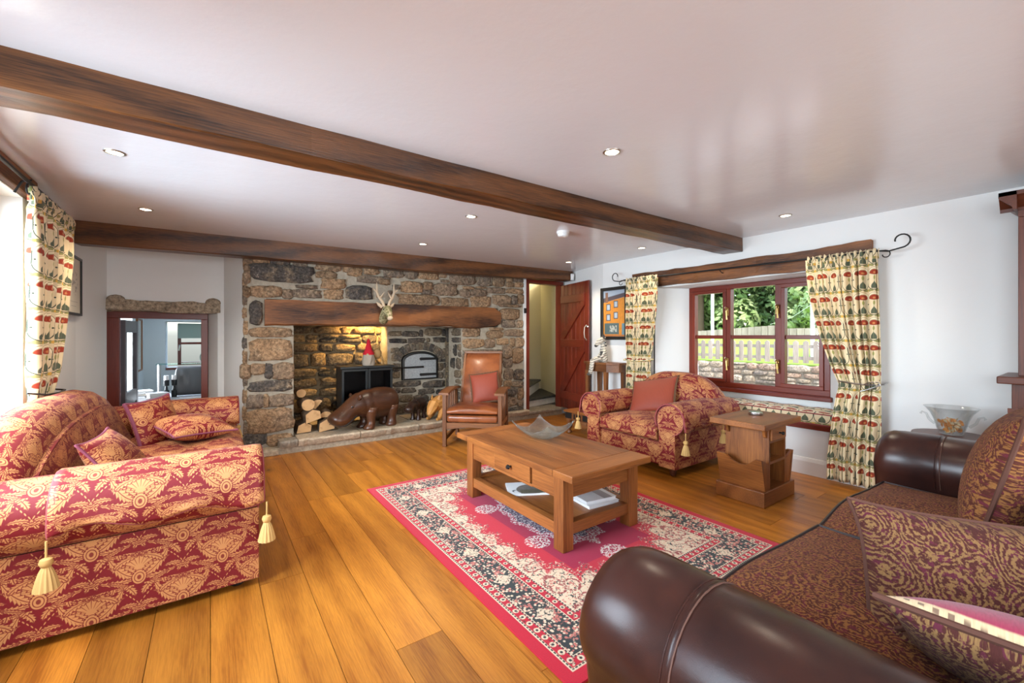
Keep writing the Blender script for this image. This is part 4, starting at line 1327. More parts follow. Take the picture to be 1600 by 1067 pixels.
def curtain(name, label, P, top_w, mid_w, bot_w, zt, zm, zb, folds, amp, tie_side, group, seed, fab_w):
    """gathered curtain hung along direction ax from origin P, caught by a tie-back at height zm"""
    o = thing(name, label, 'curtain', (0, 0, 0), group=group)
    org, ax, nrm = Vector(P[0]), Vector(P[1]), Vector(P[2])
    rg = random.Random(seed)
    ph = [rg.uniform(-0.5, 0.5) for _ in range(40)]
    mb = MB(); NU, NV = folds * 8, 46
    idx = []
    for j in range(NV + 1):
        z = zt + (zb - zt) * j / NV
        if z > zm:
            t = (zt - z) / (zt - zm); e = t ** 1.7
            w = top_w + (mid_w - top_w) * e
        else:
            t = (zm - z) / (zm - zb); e = min(1, t * 1.35) ** 0.7
            w = mid_w + (bot_w - mid_w) * e
        q = max(0.0, 1 - abs(z - zm) / 0.16)
        off = (top_w - w) if tie_side > 0 else 0.0
        row = []
        for i in range(NU + 1):
            s = i / NU
            f = s * folds
            k = int(f) % 40
            a = amp * (0.75 + 0.5 * abs(ph[k])) * (0.55 + 0.45 * min(1, (zt - z) / 0.25)) * (1 - 0.45 * q)
            wob = 0.10 * math.sin(z * 2.3 + ph[k] * 9)
            yy = math.sin(2 * PI * (f + wob)) * a + 0.25 * a * math.sin(4 * PI * f + ph[k] * 5)
            crim = 0.012 * math.sin(2 * PI * f * 2.0 + j) if j < 3 else 0
            p = org + ax * (off + s * w + 0.012 * math.sin(2 * PI * f * 0.5 + z * 2)) + nrm * (yy + crim) + Vector((0, 0, z))
            row.append((p, (s * fab_w, z)))
        idx.append(row)
    n = NU + 1
    for row in idx: mb.v.extend(tuple(p) for p, _ in row)
    for j in range(NV):
        for i in range(NU):
            a, b, c, d = j * n + i, j * n + i + 1, (j + 1) * n + i + 1, (j + 1) * n + i
            mb.face((a, b, c, d), [idx[j][i][1], idx[j][i + 1][1], idx[j + 1][i + 1][1], idx[j + 1][i][1]])
    ob = mb.build('drape', 'poppy_print', o, True, angle=180)
    sm = ob.modifiers.new('Solid', 'SOLIDIFY'); sm.thickness = 0.004
    # gathered heading tape
    hb = MB(); lo = []
    for i in range(folds * 6 + 1):
        s = i / (folds * 6); a = math.sin(2 * PI * s * folds * 1.5) * amp * 0.55
        c = org + ax * (s * top_w) + nrm * a
        top = zt + 0.030 + 0.008 * math.sin(i * 2.1)
        lo.append([tuple(c + nrm * 0.006 + Vector((0, 0, zt - 0.05))), tuple(c + nrm * 0.010 + Vector((0, 0, zt))), tuple(c + nrm * 0.004 + Vector((0, 0, top))), tuple(c - nrm * 0.006 + Vector((0, 0, top))), tuple(c - nrm * 0.006 + Vector((0, 0, zt - 0.05)))])
    hb.loft(lo, True, True); hb.build('heading', 'poppy_print', o, True, angle=180)
    return o, (org, ax, nrm, off)


cr, _ = curtain('curtain', 'large cream poppy-print curtain tied back right of the garden window',
                ((RX - 0.005, 1.545, 0), (0, -1, 0), (-1, 0, 0)), 0.50, 0.27, 0.36, 1.955, 0.86, 0.045, 8, 0.036, 1, 'printed curtains of the garden window', 3, 1.25)
tb = MB(); tb.tube([(4.50, 1.02, 0.90), (4.40, 1.02, 0.89), (4.31, 1.10, 0.885), (4.305, 1.20, 0.89), (4.33, 1.30, 0.90), (4.39, 1.325, 0.905)], 0.006, 6)
tb.tube([(4.31, 1.13, 0.885), (4.29, 1.08, 0.91), (4.29, 1.03, 0.915), (4.30, 1.02, 0.89), (4.305, 1.06, 0.87), (4.31, 1.12, 0.84), (4.31, 1.15, 0.83)], 0.005, 6)
tb.build('tie_back', 'steel', cr)
cl_, _ = curtain('curtain', 'narrow cream poppy-print curtain left of the garden window by the painting',
                 ((RX - 0.005, 3.57, 0), (0, -1, 0), (-1, 0, 0)), 0.46, 0.36, 0.36, 1.99, 0.98, 0.05, 7, 0.036, -1, 'printed curtains of the garden window', 9, 1.15)
MB().tube([(4.49, 3.62, 0.99), (4.35, 3.60, 0.975), (4.325, 3.40, 0.97), (4.34, 3.20, 0.985), (4.40, 3.19, 1.0)], 0.012, 6).build('tie_back', 'poppy_print', cl_)

# ------------------------------------------------------------------ left wall window, its curtain, rod and lintel
W2 = struct(MB().box(-1.16, -1.10, 1.45, 4.0, 0.80, 0.86).build('window_2', MAHO[1], bevel=0.004))
for (a, b, c, d) in ((1.45, 4.0, 2.10, 2.16), (1.45, 1.51, 0.86, 2.10), (3.94, 4.0, 0.86, 2.10), (2.28, 2.34, 0.86, 2.10), (3.11, 3.17, 0.86, 2.10)):
    MB().box(-1.16, -1.10, a, b, c, d).build('frame', MAHO[2], W2, bevel=0.004)
for (a, b) in ((1.51, 2.28), (2.34, 3.11), (3.17, 3.94)):
    MB().box(-1.132, -1.127, a, b, 0.86, 2.10).build('pane', 'window_glass', W2)
tag(MB().box(-1.0, -0.93, 1.2, 4.12, 2.165, 2.298).build('window_lintel', LINT[1], bevel=0.008), 'dark timber lintel above the left window', 'lintel')
r2 = thing('curtain_rod', 'black iron curtain rod close under the ceiling over the left window', 'curtain rod')
MB().tube([(-0.875, 1.3, 2.20), (-0.875, 3.0, 2.20), (-0.875, 4.62, 2.185)], 0.011, 8).build('rod', 'iron', r2, True)
for yy in (2.8, 3.70):
    MB().tube([(-0.93, yy, 2.12), (-0.90, yy, 2.19), (-0.86, yy, 2.205), (-0.875, yy, 2.19)], 0.006, 6).build('bracket', 'iron', r2)
p = [(-0.875, 3.70 + 0.03 * math.cos(a), 2.15 + 0.03 * math.sin(a)) for a in [PI / 2 + k * 0.5 for k in range(9)]]
MB().tube(p, 0.005, 6).build('finial', 'iron', r2, True)
c3, _ = curtain('curtain', 'cream poppy-print curtain tied back beside the left window', ((-0.875, 3.74, 0), (0, 1, 0), (1, 0, 0)),
                0.90, 0.38, 0.44, 2.15, 0.90, 0.10, 9, 0.038, -1, None, 14, 1.75)
MB().tube([(-0.97, 4.16, 0.93), (-0.88, 4.16, 0.92), (-0.80, 4.10, 0.915), (-0.79, 3.92, 0.915), (-0.81, 3.76, 0.92), (-0.88, 3.70, 0.94)], 0.006, 6).build('tie_back', 'iron', c3)
# sketch in black frame on the left wall
pk = thing('framed_sketch', 'black framed ink sketch on the left wall behind the curtain', 'picture', (-0.962, 5.12, 1.715))
MB().box(0, 0.012, -0.24, 0.24, -0.255, 0.255).build('backing', 'black_frame', pk)
for a in ((-0.24, 0.24, 0.235, 0.255), (-0.24, 0.24, -0.255, -0.235), (-0.24, -0.22, -0.235, 0.235), (0.22, 0.24, -0.235, 0.235)):
    MB().box(0.0125, 0.026, *a).build('frame', 'black_frame', pk)
q = MB(); q.v = [(0.0135, -0.22, -0.235), (0.0135, 0.22, -0.235), (0.0135, 0.22, 0.235), (0.0135, -0.22, 0.235)]
q.face((0, 1, 2, 3), [(1, 0), (0, 0), (0, 1), (1, 1)]); q.build('print', 'ink_sketch', pk)
# town-house painting on the right wall
pt_ = thing('framed_painting', 'black framed painting of an orange town house left of the curtain', 'picture', (4.505, 3.885, 1.59))
for a in ((-0.235, 0.235, 0.315, 0.36), (-0.235, 0.235, -0.36, -0.315), (-0.235, -0.19, -0.315, 0.315), (0.19, 0.235, -0.315, 0.315)):
    MB().box(-0.03, 0.0, *a).build('frame', 'black_frame', pt_, bevel=0.004)
q = MB(); q.v = [(-0.012, -0.192, -0.317), (-0.012, 0.192, -0.317), (-0.012, 0.192, 0.317), (-0.012, -0.192, 0.317)]
q.face((0, 1, 2, 3), [(1, 0), (0, 0), (0, 1), (1, 1)]); q.build('canvas', 'painted_townhouse', pt_)

# ------------------------------------------------------------------ ceiling fittings
LAMPS = [(-0.43, 3.19, 'left of the main beam near the left curtain'), (-0.42, 4.48, 'nearest the left end of the far beam'), (1.81, 3.13, 'above the coffee table just behind the main beam'),
         (1.92, 4.38, 'above the hearth near the far beam'), (1.81, 1.58, 'in front of the main beam, nearest the camera'), (3.96, 1.56, 'nearest the right wall in front of the main beam'),
         (4.06, 3.10, 'behind the right end of the main beam'), (4.02, 4.28, 'near the stair door')]
for (x, y, w) in LAMPS:
    d = thing('downlight', 'recessed ceiling downlight ' + w, 'downlight', (x, y, H), group='recessed ceiling downlights')
    MB().lathe([(0.036, -0.001), (0.038, -0.006), (0.047, -0.004), (0.049, 0.0), (0.045, 0.001)], n=24, caps=False).build('bezel', 'brushed_nickel', d, True)
    MB().lathe([(0.0001, -0.002), (0.037, -0.002), (0.037, 0.0)], n=24).build('bulb', 'lamp_glow', d)
    spot('downlight_beam', (x, y, H - 0.012), (x, y, 0), 48 if y > 4 else 20, (1.0, 0.86, 0.66), 125, 0.7, 0.035)
sm = thing('smoke_alarm', 'round white smoke alarm on the ceiling behind the main beam', 'smoke alarm', (2.81, 3.07, H))
MB().lathe([(0.0001, -0.05), (0.042, -0.05), (0.05, -0.044), (0.055, -0.022), (0.062, -0.02), (0.064, 0)], n=28).build('housing', 'white_plastic', sm, True)
MB().lathe([(0.0001, -0.054), (0.012, -0.053), (0.014, -0.05)], c=(0.015, -0.01, 0), n=12).build('button', 'pale_paper', sm)

# ------------------------------------------------------------------ rug
rgm = MB().box(-0.885, 0.885, -1.22, 1.22, 0.0, 0.010)
for k in (0, 2, 3, 4, 5): rgm.mi[k] = 1
rug = rgm.build('persian_rug', ['persian_rug', 'rug_edge'])
rug.location = (1.945, 2.33, 0.001)
tag(rug, 'red Persian-style rug with dark floral border under the coffee table', 'rug')


# ------------------------------------------------------------------ red damask seating
def tassel(parent, p, s=1.0):
    x, y, z = p
    t = MB().tube([(x, y, z + 0.035 * s), (x, y, z - 0.03 * s)], 0.004 * s, 6).build('tassel', 'gold_cord', parent)
    MB().lathe([(0.004 * s, 0.0), (0.018 * s, -0.006 * s), (0.022 * s, -0.02 * s), (0.016 * s, -0.034 * s), (0.012 * s, -0.037 * s)], c=(x, y, z - 0.028 * s), n=14).build('tassel_head', 'gold_cord', t, True)
    loops = []
    for r, dz in ((0.012, -0.036), (0.020, -0.055), (0.028, -0.085), (0.036, -0.125)):
        loops.append([(x + r * s * (1 + 0.10 * (k % 2)) * math.cos(2 * PI * k / 28), y + r * s * (1 + 0.10 * (k % 2)) * math.sin(2 * PI * k / 28), z - 0.028 * s + dz * s) for k in range(28)])
    MB().loft(loops).build('tassel_skirt', 'gold_tassel', t)
    return t


def roll_seat(name, label, cat, loc, rz, W, D, arm_top, R, back_h, hump, ncush, foot, cap_len=0.74, group=None, zb=0.085):
    o = thing(name, label, cat, loc, rz, group)
    ov, t = 0.085, 0.17
    xo = W / 2 - 0.085
    zc = arm_top - R; xc = xo + ov - R
    fab = 'red_damask'
    MB().box(-xo + 0.05, xo - 0.05, 0.035, D - 0.06, zb, 0.30).build('base', fab, o, bevel=0.015)
    for s in (-1, 1):
        prof = [(xo - t, zb), (xo - t, zc - 0.10), (xo - t - 0.012, zc - 0.04)]
        for k in range(15):
            a = math.radians(180 - (180 + 78) * k / 14)
            prof.append((xc + R * math.cos(a), zc + R * math.sin(a)))
        prof += [(xo, zc - R * 0.92), (xo, zb)]
        cxp = sum(p[0] for p in prof) / len(prof); czp = sum(p[1] for p in prof) / len(prof)
        loops = []
        for y, sc_ in ((0.0, 0.965), (0.008, 0.99), (0.025, 1.0), (D * 0.5, 1.0), (D - 0.10, 1.0), (D - 0.02, 0.97)):
            loops.append([(s * (cxp + (p[0] - cxp) * sc_), y, czp + (p[1] - czp) * sc_ if p[1] > zb + 0.01 else zb) for p in prof])
        MB().loft(loops, flip=True).build('arm', fab, o, True, angle=50)
        MB().tube([(s * (cxp + (p[0] - cxp) * 0.985), 0.004, czp + (p[1] - czp) * 0.985) for p in prof[1:-1]], 0.006, 6).build('arm_piping', 'red_piping', o, True)
        # fitted arm cap with corded hem and tassels
        nL = 30; cap = []
        hem = []
        for j in range(nL + 1):
            y = -0.012 + cap_len * j / nL
            L = []
            for k in range(13):
                a = math.radians(205 - 205 * k / 12)
                L.append((s * (xc + (R + 0.012) * math.cos(a)), y, zc + (R + 0.012) * math.sin(a)))
            drop = 0.045 + 0.020 * math.sin(j * 0.45) + 0.03 * (1 - j / nL)
            for k in range(1, 5):
                f = k / 4
                L.append((s * (xc + R + 0.014 + 0.010 * math.sin(j * 0.6 + 1) * f), y, zc - drop * f))
            cap.append(L); hem.append(L[-1])
        c_ = MB().loft(cap, closed=False, caps=False, flip=True).build('arm_cap', fab, o, True, angle=180)
        sd = c_.modifiers.new('Solid', 'SOLIDIFY'); sd.thickness = 0.008; sd.offset = 1
        edge = [cap[0][k] for k in range(13)] + [cap[0][k] for k in range(13, 17)] + hem[1:] + [cap[-1][k] for k in range(15, -1, -1)]
        MB().tube([(p[0] * 1.0, p[1], p[2]) for p in edge], 0.0065, 6).build('cap_piping', 'red_piping', c_, True)
        for p in (hem[0], hem[-1]):
            tassel(o, (p[0] + s * 0.012, p[1] + (0.0 if p is hem[-1] else -0.012), p[2] - 0.04), 1.0)
    # serpentine back
    xi = xo - 0.03; loops = []
    n_ = 28
    for k in range(n_ + 1):
        x = -xi + 2 * xi * k / n_
        f = max(0.0, math.cos(PI / 2 * (abs(x) / xi) ** 1.6))
        h = arm_top - 0.02 + (back_h - arm_top + 0.02) * (f ** 0.75)
        th = 0.30
        L = [(x, D - 0.02, zb), (x, D - th - 0.06, zb + 0.1), (x, D - th - 0.10, 0.42), (x, D - th, h - 0.12)]
        for q in range(7):
            a = PI - PI * q / 6
            L.append((x, D - th / 2 + 0.01 + (th / 2 - 0.01) * math.cos(a), h - 0.12 + 0.12 * math.sin(a)))
        L.append((x, D, 0.4))
        loops.append(L)
    MB().loft(loops).build('backrest', fab, o, True, angle=60)
    sw = (2 * (xo - t) - 0.02) / ncush
    for k in range(ncush):
        x0 = -(xo - t) + 0.01 + k * sw
        loops = []
        for j in range(9):                       # crowned cushion
            yy = -0.015 + (D - 0.34) * j / 8
            e = 0.0 if j not in (0, 8) else 0.03
            L = []
            for q in range(9):
                L.append((x0 + 0.012 + (sw - 0.024) * q / 8, yy, 0.455 - e + 0.028 * math.sin(PI * q / 8) * (0.4 if e else 1.0)))
            for q in range(8, -1, -1):
                L.append((x0 + 0.006 + (sw - 0.012) * q / 8, yy, 0.305 + e * 0.5))
            loops.append(L)
        c_ = MB().loft(loops).build('seat_cushion', fab, o, True, angle=55, bevel=0.015)
    for (x, y) in ((-xo + 0.08, 0.09), (xo - 0.08, 0.09), (-xo + 0.08, D - 0.1), (xo - 0.08, D - 0.1)):
        MB().lathe([(0.018, 0.0), (0.028, 0.02), (0.034, 0.055), (0.03, 0.07), (0.036, 0.088)] if foot == 'dresser_wood_z' else [(0.026, 0.0), (0.034, 0.01), (0.034, zb + 0.003)], c=(x, y, 0), n=16).build('foot', foot, o, True)
    return o


sofa = roll_seat('damask_sofa', 'red and gold damask sofa with rolled arms under the left window', 'sofa', (0.205, 3.70, 0), PI / 2, 2.52, 1.12, 0.69, 0.15, 0.92, 0.2, 2, 'dark_foot', zb=0.04)
chair = roll_seat('damask_armchair', 'red and gold damask armchair beside the garden window', 'armchair', (3.36, 2.745, 0), -PI / 2, 1.24, 1.02, 0.655, 0.135, 0.885, 0.2, 1, 'dresser_wood_z', cap_len=0.62)


def scatter(name, label, M, w, h, t, fab, pipe, cat='cushion', fringe=0.0, prad=0.007, ear=0.05, sag=0.05, group=None):
    o = thing(name, label, cat, M.translation, 0, group)
    ML = Matrix.Translation(-M.translation) @ M
    mb, out = pillow(w, h, t, ML, ear=ear, sag=sag)
    mb.build('cover', fab, o, True, angle=180)
    if fringe:
        f = MB(); m_ = len(out); nrm = (ML.to_3x3() @ Vector((0, 0, 1))).normalized()
        c = sum(out, Vector()) / m_
        loops = []
        for k in range(m_ * 2 + 1):
            p = out[(k // 2) % m_] if k % 2 == 0 else (out[(k // 2) % m_] + out[(k // 2 + 1) % m_]) / 2
            d = (p - c).normalized(); e = fringe * (1.0 if k % 2 else 0.72)
            loops.append([tuple(p - d * 0.004 - nrm * 0.008), tuple(p + d * e), tuple(p - d * 0.004 + nrm * 0.008)])
        f.loft(loops, closed=True, caps=False)
        f.build('fringe', pipe, o)
    else:
        MB().tube(out + [out[0]], prad, 6, caps=False).build('piping', pipe, o, True)
    return o


scatter('scatter_cushion', 'damask scatter cushion with mauve edge standing by the sofa\'s far arm', frame_m(Vector((-0.34, 4.24, 0.615)), (0.55, 0.80, 0.05), (-0.28, 0.12, 1)), 0.38, 0.36, 0.17, 'red_damask', 'mauve_piping', prad=0.012)
scatter('scatter_cushion', 'damask scatter cushion lying flat on the red sofa\'s far seat', rotm((-0.11, 4.12, 0.575), 0.16, 0.06, 0.5), 0.42, 0.40, 0.18, 'red_damask', 'mauve_piping')
scatter('scatter_cushion', 'damask scatter cushion leaning on the red sofa\'s back near the front arm', frame_m(Vector((-0.395, 3.10, 0.585)), (0.10, 1, 0.0), (-0.55, 0.1, 0.85)), 0.44, 0.38, 0.17, 'red_damask', 'mauve_piping')
scatter('scatter_cushion', 'rust dotted cushion with brown fringe on the damask armchair', frame_m(Vector((3.94, 2.86, 0.63)), (0.22, -1.0, 0.20), (0.60, 0.25, 0.80)), 0.50, 0.42, 0.16, 'rust_cushion', 'brown_fringe', fringe=0.022)

# ------------------------------------------------------------------ brown leather sofa facing the fire
ls = thing('leather_sofa', 'dark brown leather sofa with paisley seats and thick rolled arms', 'sofa', (2.115, 0.80, 0), 0)
AX = 1.205                                    # arm centre from the middle
def larm(s):
    R = 0.170; zc = 0.552
    prof = []
    for k in range(19):
        a = math.radians(215 - 250 * k / 18)
        prof.append((R * math.cos(a), zc + R * math.sin(a)))
    prof += [(R * 0.74, zc - 0.20), (R * 0.74, 0.09), (-R * 0.74, 0.09), (-R * 0.74, zc - 0.20)]
    loops = []
    for y, sc_ in ((-0.02, 0.62), (-0.026 + 0.012, 0.80), (-0.04, 0.93), (-0.075, 0.985), (-0.12, 1.0), (-0.28, 1.0), (-0.285, 0.988), (-0.29, 1.0), (-0.6, 1.0), (-0.92, 1.0), (-0.97, 0.96)):
        zz = 0.42
        loops.append([(s * AX + p[0] * sc_, y, zz + (p[1] - zz) * sc_) for p in prof])
    return MB().loft(loops), R, zc
for s in (-1, 1):
    m, R_, zc_ = larm(s)
    a_ = m.build('arm', 'brown_leather', ls, True, angle=75)
    for dy in (-0.276, -0.296):
        pts = [(s * AX + (R_ + 0.0005) * math.cos(math.radians(215 - 250 * k / 24)), dy, zc_ + (R_ + 0.0005) * math.sin(math.radians(215 - 250 * k / 24))) for k in range(25)]
        MB().tube(pts, 0.0022, 5).build('seam', 'brown_leather' if dy > -0.28 else 'stitch', a_, True)
MB().box(-1.06, 1.06, -0.92, -0.06, 0.09, 0.30).build('base', 'brown_leather', ls, True, bevel=0.03, seg=4)
MB().loft([[(x, -0.80, 0.3), (x, -0.86, 0.74), (x, -0.90, 0.80), (x, -0.97, 0.80), (x, -1.0, 0.74), (x, -0.98, 0.09), (x, -0.84, 0.09)] for x in (-1.08, 0, 1.08)]).build('backrest', 'brown_leather', ls, True, bevel=0.02)
for k, (x0, x1) in enumerate(((-1.045, 0.085), (0.09, 1.045))):
    cu = MB(); top = []; nx, ny = 14, 12
    zt, zb_ = 0.435, 0.30
    edge_pts = []
    for j in range(ny + 1):
        row = []
        for i in range(nx + 1):
            a, b = i / nx, j / ny
            crown = 0.055 * (max(0, math.sin(PI * a)) ** 0.5) * (max(0, math.sin(PI * b)) ** 0.45)
            yy = -0.72 + 0.655 * b + 0.03 * math.sin(PI * a) * b
            row.append((x0 + (x1 - x0) * a, yy, zt + crown + 0.006 * math.sin(9 * a + 4 * b)))
        top.append(row)
    n0 = nx + 1
    for row in top: cu.v.extend(row)
    for j in range(ny):
        for i in range(nx):
            q = (j * n0 + i, j * n0 + i + 1, (j + 1) * n0 + i + 1, (j + 1) * n0 + i)
            cu.face(q, [(cu.v[v_][0], cu.v[v_][1]) for v_ in q])
    sc_o = cu.build('seat_cushion', 'paisley_brown', ls, True, angle=180)
    rim = [top[0][i] for i in range(nx + 1)] + [top[j][nx] for j in range(1, ny + 1)] + [top[ny][i] for i in range(nx - 1, -1, -1)] + [top[j][0] for j in range(ny - 1, 0, -1)]
    bd = MB(); bd.loft([[(p[0], p[1], p[2]) for p in rim], [(p[0], p[1] + (0.012 if p[1] > -0.1 else 0), p[2] - 0.06) for p in rim], [(p[0], p[1], zb_) for p in rim]])
    bd.f = [f for f in bd.f if len(f) == 4 or min(bd.v[i][2] for i in f) < zb_ + 1e-4]; bd.uv = {}
    bd.build('cushion_border', 'brown_leather', sc_o, True, angle=60)
    MB().tube(rim + [rim[0]], 0.0075, 6, caps=False).build('cushion_piping', 'dark_piping', sc_o, True)
for (x, y) in ((-1.2, -0.08), (1.2, -0.08), (-1.2, -0.9), (1.2, -0.9)):
    MB().lathe([(0.03, 0.0), (0.04, 0.015), (0.045, 0.09)], c=(x, y, 0), n=14).build('foot', 'dark_foot', ls, True)

scatter('back_cushion', 'paisley back cushion at the far end of the leather sofa', frame_m(Vector((2.76, 0.215, 0.705)), (1, -0.02, 0.0), (0, -0.24, 1)), 0.86, 0.56, 0.27, 'paisley_brown', 'rope_piping', ear=0.06, sag=0.03, prad=0.008)
scatter('back_cushion', 'large paisley cushion slumped against the near arm of the leather sofa', frame_m(Vector((1.735, 0.125, 0.545)), (0.51, -0.86, 0.0), (0.42, -0.32, 0.85)), 0.66, 0.45, 0.40, 'paisley_large', 'rope_piping', ear=0.07, sag=0.03, prad=0.007)
M2 = frame_m(Vector((1.34, 0.03, 0.615)), (0.12, -1, -0.02), (-0.85, -0.1, 0.55))
o = thing('scatter_cushion', 'cream and magenta striped cushion with paisley back on the leather sofa', 'cushion', M2.translation)
ML = Matrix.Translation(-M2.translation) @ M2
mb, out = pillow(0.50, 0.44, 0.17, ML, ear=0.08, sag=0.04)
half = len(mb.f) // 2
for i in range(half, len(mb.f)): mb.mi[i] = 1
mb.build('cover', ['paisley_large', 'stripe_weave'], o, True, angle=180)
MB().tube(out + [out[0]], 0.007, 6, caps=False).build('piping', 'rope_piping', o, True)

# ------------------------------------------------------------------ coffee table
ct = thing('coffee_table', 'chunky honey-brown wooden coffee table standing on the red rug', 'coffee table', (1.97, 2.40, 0.0115))
x0, x1, y0, y1 = -0.315, 0.40, -0.665, 0.70
TZ = 0.475
bw = 0.17
pl = [(x0 + (x1 - x0) * k / 4, x0 + (x1 - x0) * (k + 1) / 4) for k in range(4)]
for a, b in pl: MB().box(a + 0.0006, b - 0.0006, y0 + bw, y1 - bw, TZ - 0.042, TZ).build('top_board', PINE[1], ct, bevel=0.002)
for a, b in ((y0, y0 + bw - 0.002), (y1 - bw + 0.002, y1)): MB().box(x0, x1, a, b, TZ - 0.042, TZ).build('breadboard_end', PINE[0], ct, bevel=0.005)
lx, ly, lg = (-0.30, 0.295), (-0.575, 0.47), 0.085
for a in lx:
    for b in ly: MB().box(a, a + lg, b, b + lg, 0.0, TZ - 0.043).build('leg', PINE[2], ct, bevel=0.005)
for a in (lx[0] + 0.012, lx[1] + 0.045):
    if a < 0:
        MB().box(a, a + 0.03, ly[0] + lg, -0.27, 0.305, TZ - 0.043).build('apron', PINE[1], ct)
        MB().box(a, a + 0.03, 0.17, ly[1], 0.305, TZ - 0.043).build('apron', PINE[1], ct)
        MB().box(a, a + 0.03, -0.27, 0.17, 0.300, 0.318).build('apron', PINE[1], ct)
        dw = MB().box(a - 0.004, a + 0.02, -0.250, 0.168, 0.320, TZ - 0.046).build('drawer', PINE[1], ct, bevel=0.003)
        MB().tube([(a - 0.004, -0.04, 0.375), (a - 0.020, -0.04, 0.375), (a - 0.026, -0.04, 0.375), (a - 0.040, -0.04, 0.375)], [0.007, 0.007, 0.017, 0.012], 12).build('knob', 'iron', dw, True)
    else:
        MB().box(a, a + 0.03, ly[0] + lg, ly[1], 0.305, TZ - 0.043).build('apron', PINE[1], ct)
for b in (ly[0] + 0.02, ly[1] + 0.035): MB().box(lx[0] + lg, lx[1], b, b + 0.03, 0.305, TZ - 0.043).build('apron', PINE[0], ct)
for b in (ly[0] + 0.015, ly[1] + 0.015): MB().box(lx[0] + lg, lx[1], b, b + 0.055, 0.085, 0.155).build('rail', PINE[0], ct, bevel=0.003)
for a in (lx[0] + 0.01, lx[1] + 0.02): MB().box(a, a + 0.055, ly[0] + lg, ly[1], 0.085, 0.155).build('rail', PINE[1], ct, bevel=0.003)
MB().box(lx[0] + 0.065, lx[1] + 0.02, ly[0] + 0.07, ly[1] + 0.015, 0.112, 0.136).build('shelf', PINE[1], ct)
# books on its shelf
def book(label, loc, rz, w, d, h, cover, group='books under the coffee table', strip=None):
    o = thing('book', label, 'book', loc, rz, group)
    MB().box(-w / 2 + 0.004, w / 2 - 0.006, -d / 2 + 0.004, d / 2 - 0.004, 0.003, h - 0.003).build('pages', 'white_paper', o)
    MB().box(-w / 2, w / 2, -d / 2, d / 2, 0.0, 0.003).build('cover', 'white_paper', o)
    q = MB().box(-w / 2, w / 2, -d / 2, d / 2, h - 0.003, h)
    q.uv = {1: [(0, 0), (1, 0), (1, 1), (0, 1)]}
    q.build('cover', cover, o)
    MB().box(-w / 2, -w / 2 + 0.003, -d / 2, d / 2, 0.003, h - 0.003).build('spine', 'white_paper', o)
    if strip: MB().box(w * strip[0], w * strip[1], -d / 2 + 0.001, d / 2 - 0.001, h, h + 0.0008).build('print', 'grey_print', o)
    return o
SZ = 0.0115 + 0.1365
book('white magazine with a dark hill photograph on the coffee table shelf', (1.905, 2.47, SZ), -0.50, 0.30, 0.235, 0.014, 'magazine_cover')
book('pale book with grey band, lowest of the pair on the table shelf', (2.16, 2.08, SZ), -0.12, 0.26, 0.30, 0.018, 'white_paper')
book('pale book with grey band, on top of the pair on the table shelf', (2.165, 2.095, SZ + 0.0185), -0.16, 0.25, 0.28, 0.020, 'white_paper', strip=(0.08, 0.36))
# square glass bowl with lifted corners
bo = MB(); n_ = 24
def bowl(a, b, off):
    m = max(abs(a), abs(b)); r2 = a * a + b * b
    z = 0.062 * r2 ** 1.1 + off
    e = 1 - 0.10 * (1 - min(1, (abs(a) * abs(b)) ** 0.5)) * m
    return (a * 0.172 * e, b * 0.172 * e, z)
for off in (0.0, 0.009):
    for i in range(n_ + 1):
        for j in range(n_ + 1): bo.v.append(bowl(-1 + 2 * i / n_, -1 + 2 * j / n_, off))
N1 = (n_ + 1) ** 2
for i in range(n_):
    for j in range(n_):
        a = i * (n_ + 1) + j; q = (a, a + n_ + 1, a + n_ + 2, a + 1)
        bo.face(q[::-1]); bo.face([v_ + N1 for v_ in q])
rimi = [i * (n_ + 1) for i in range(n_ + 1)] + [n_ * (n_ + 1) + j for j in range(1, n_ + 1)] + [i * (n_ + 1) + n_ for i in range(n_ - 1, -1, -1)] + [j for j in range(n_ - 1, 0, -1)]
for k in range(len(rimi)):
    a, b = rimi[k], rimi[(k + 1) % len(rimi)]; bo.face((a, b, b + N1, a + N1))
bw_ = bo.build('glass_bowl', 'bowl_glass', smooth=True, angle=60)
bw_.location = (2.10, 2.52, 0.0115 + TZ + 0.001); bw_.rotation_euler = (0, 0, 0.22)
tag(bw_, 'square textured glass bowl with upturned corners on the coffee table', 'bowl')

# ------------------------------------------------------------------ magazine side table
s_t = thing('magazine_table', 'wooden side table with drawer, shelves and magazine pockets by the armchair', 'side table', (3.60, 1.64, 0.0))
MB().box(-0.265, 0.265, -0.185, 0.185, 0.0, 0.115).build('plinth', PINE[0], s_t, bevel=0.006)
MB().box(-0.325, 0.31, -0.215, 0.205, 0.585, 0.630).build('top', PINE[0], s_t, bevel=0.006)
MB().box(-0.145, -0.125, -0.165, 0.165, 0.115, 0.585).build('side_panel', PINE[2], s_t)
MB().box(0.125, 0.145, -0.165, 0.165, 0.115, 0.585).build('side_panel', PINE[2], s_t)
MB().box(-0.125, 0.125, 0.145, 0.165, 0.115, 0.585).build('back_panel', PINE[2], s_t)
MB().box(-0.125, 0.125, -0.165, 0.145, 0.300, 0.320).build('shelf', PINE[0], s_t)
MB().box(-0.125, 0.125, -0.165, 0.145, 0.460, 0.476).build('shelf', PINE[0], s_t)
d_ = MB().box(-0.123, 0.123, -0.178, 0.14, 0.480, 0.578).build('drawer', PINE[0], s_t, bevel=0.004)
MB().tube([(0, -0.178, 0.53), (0, -0.196, 0.53), (0, -0.202, 0.53), (0, -0.215, 0.53)], [0.006, 0.006, 0.014, 0.010], 12).build('knob', 'iron', d_, True)
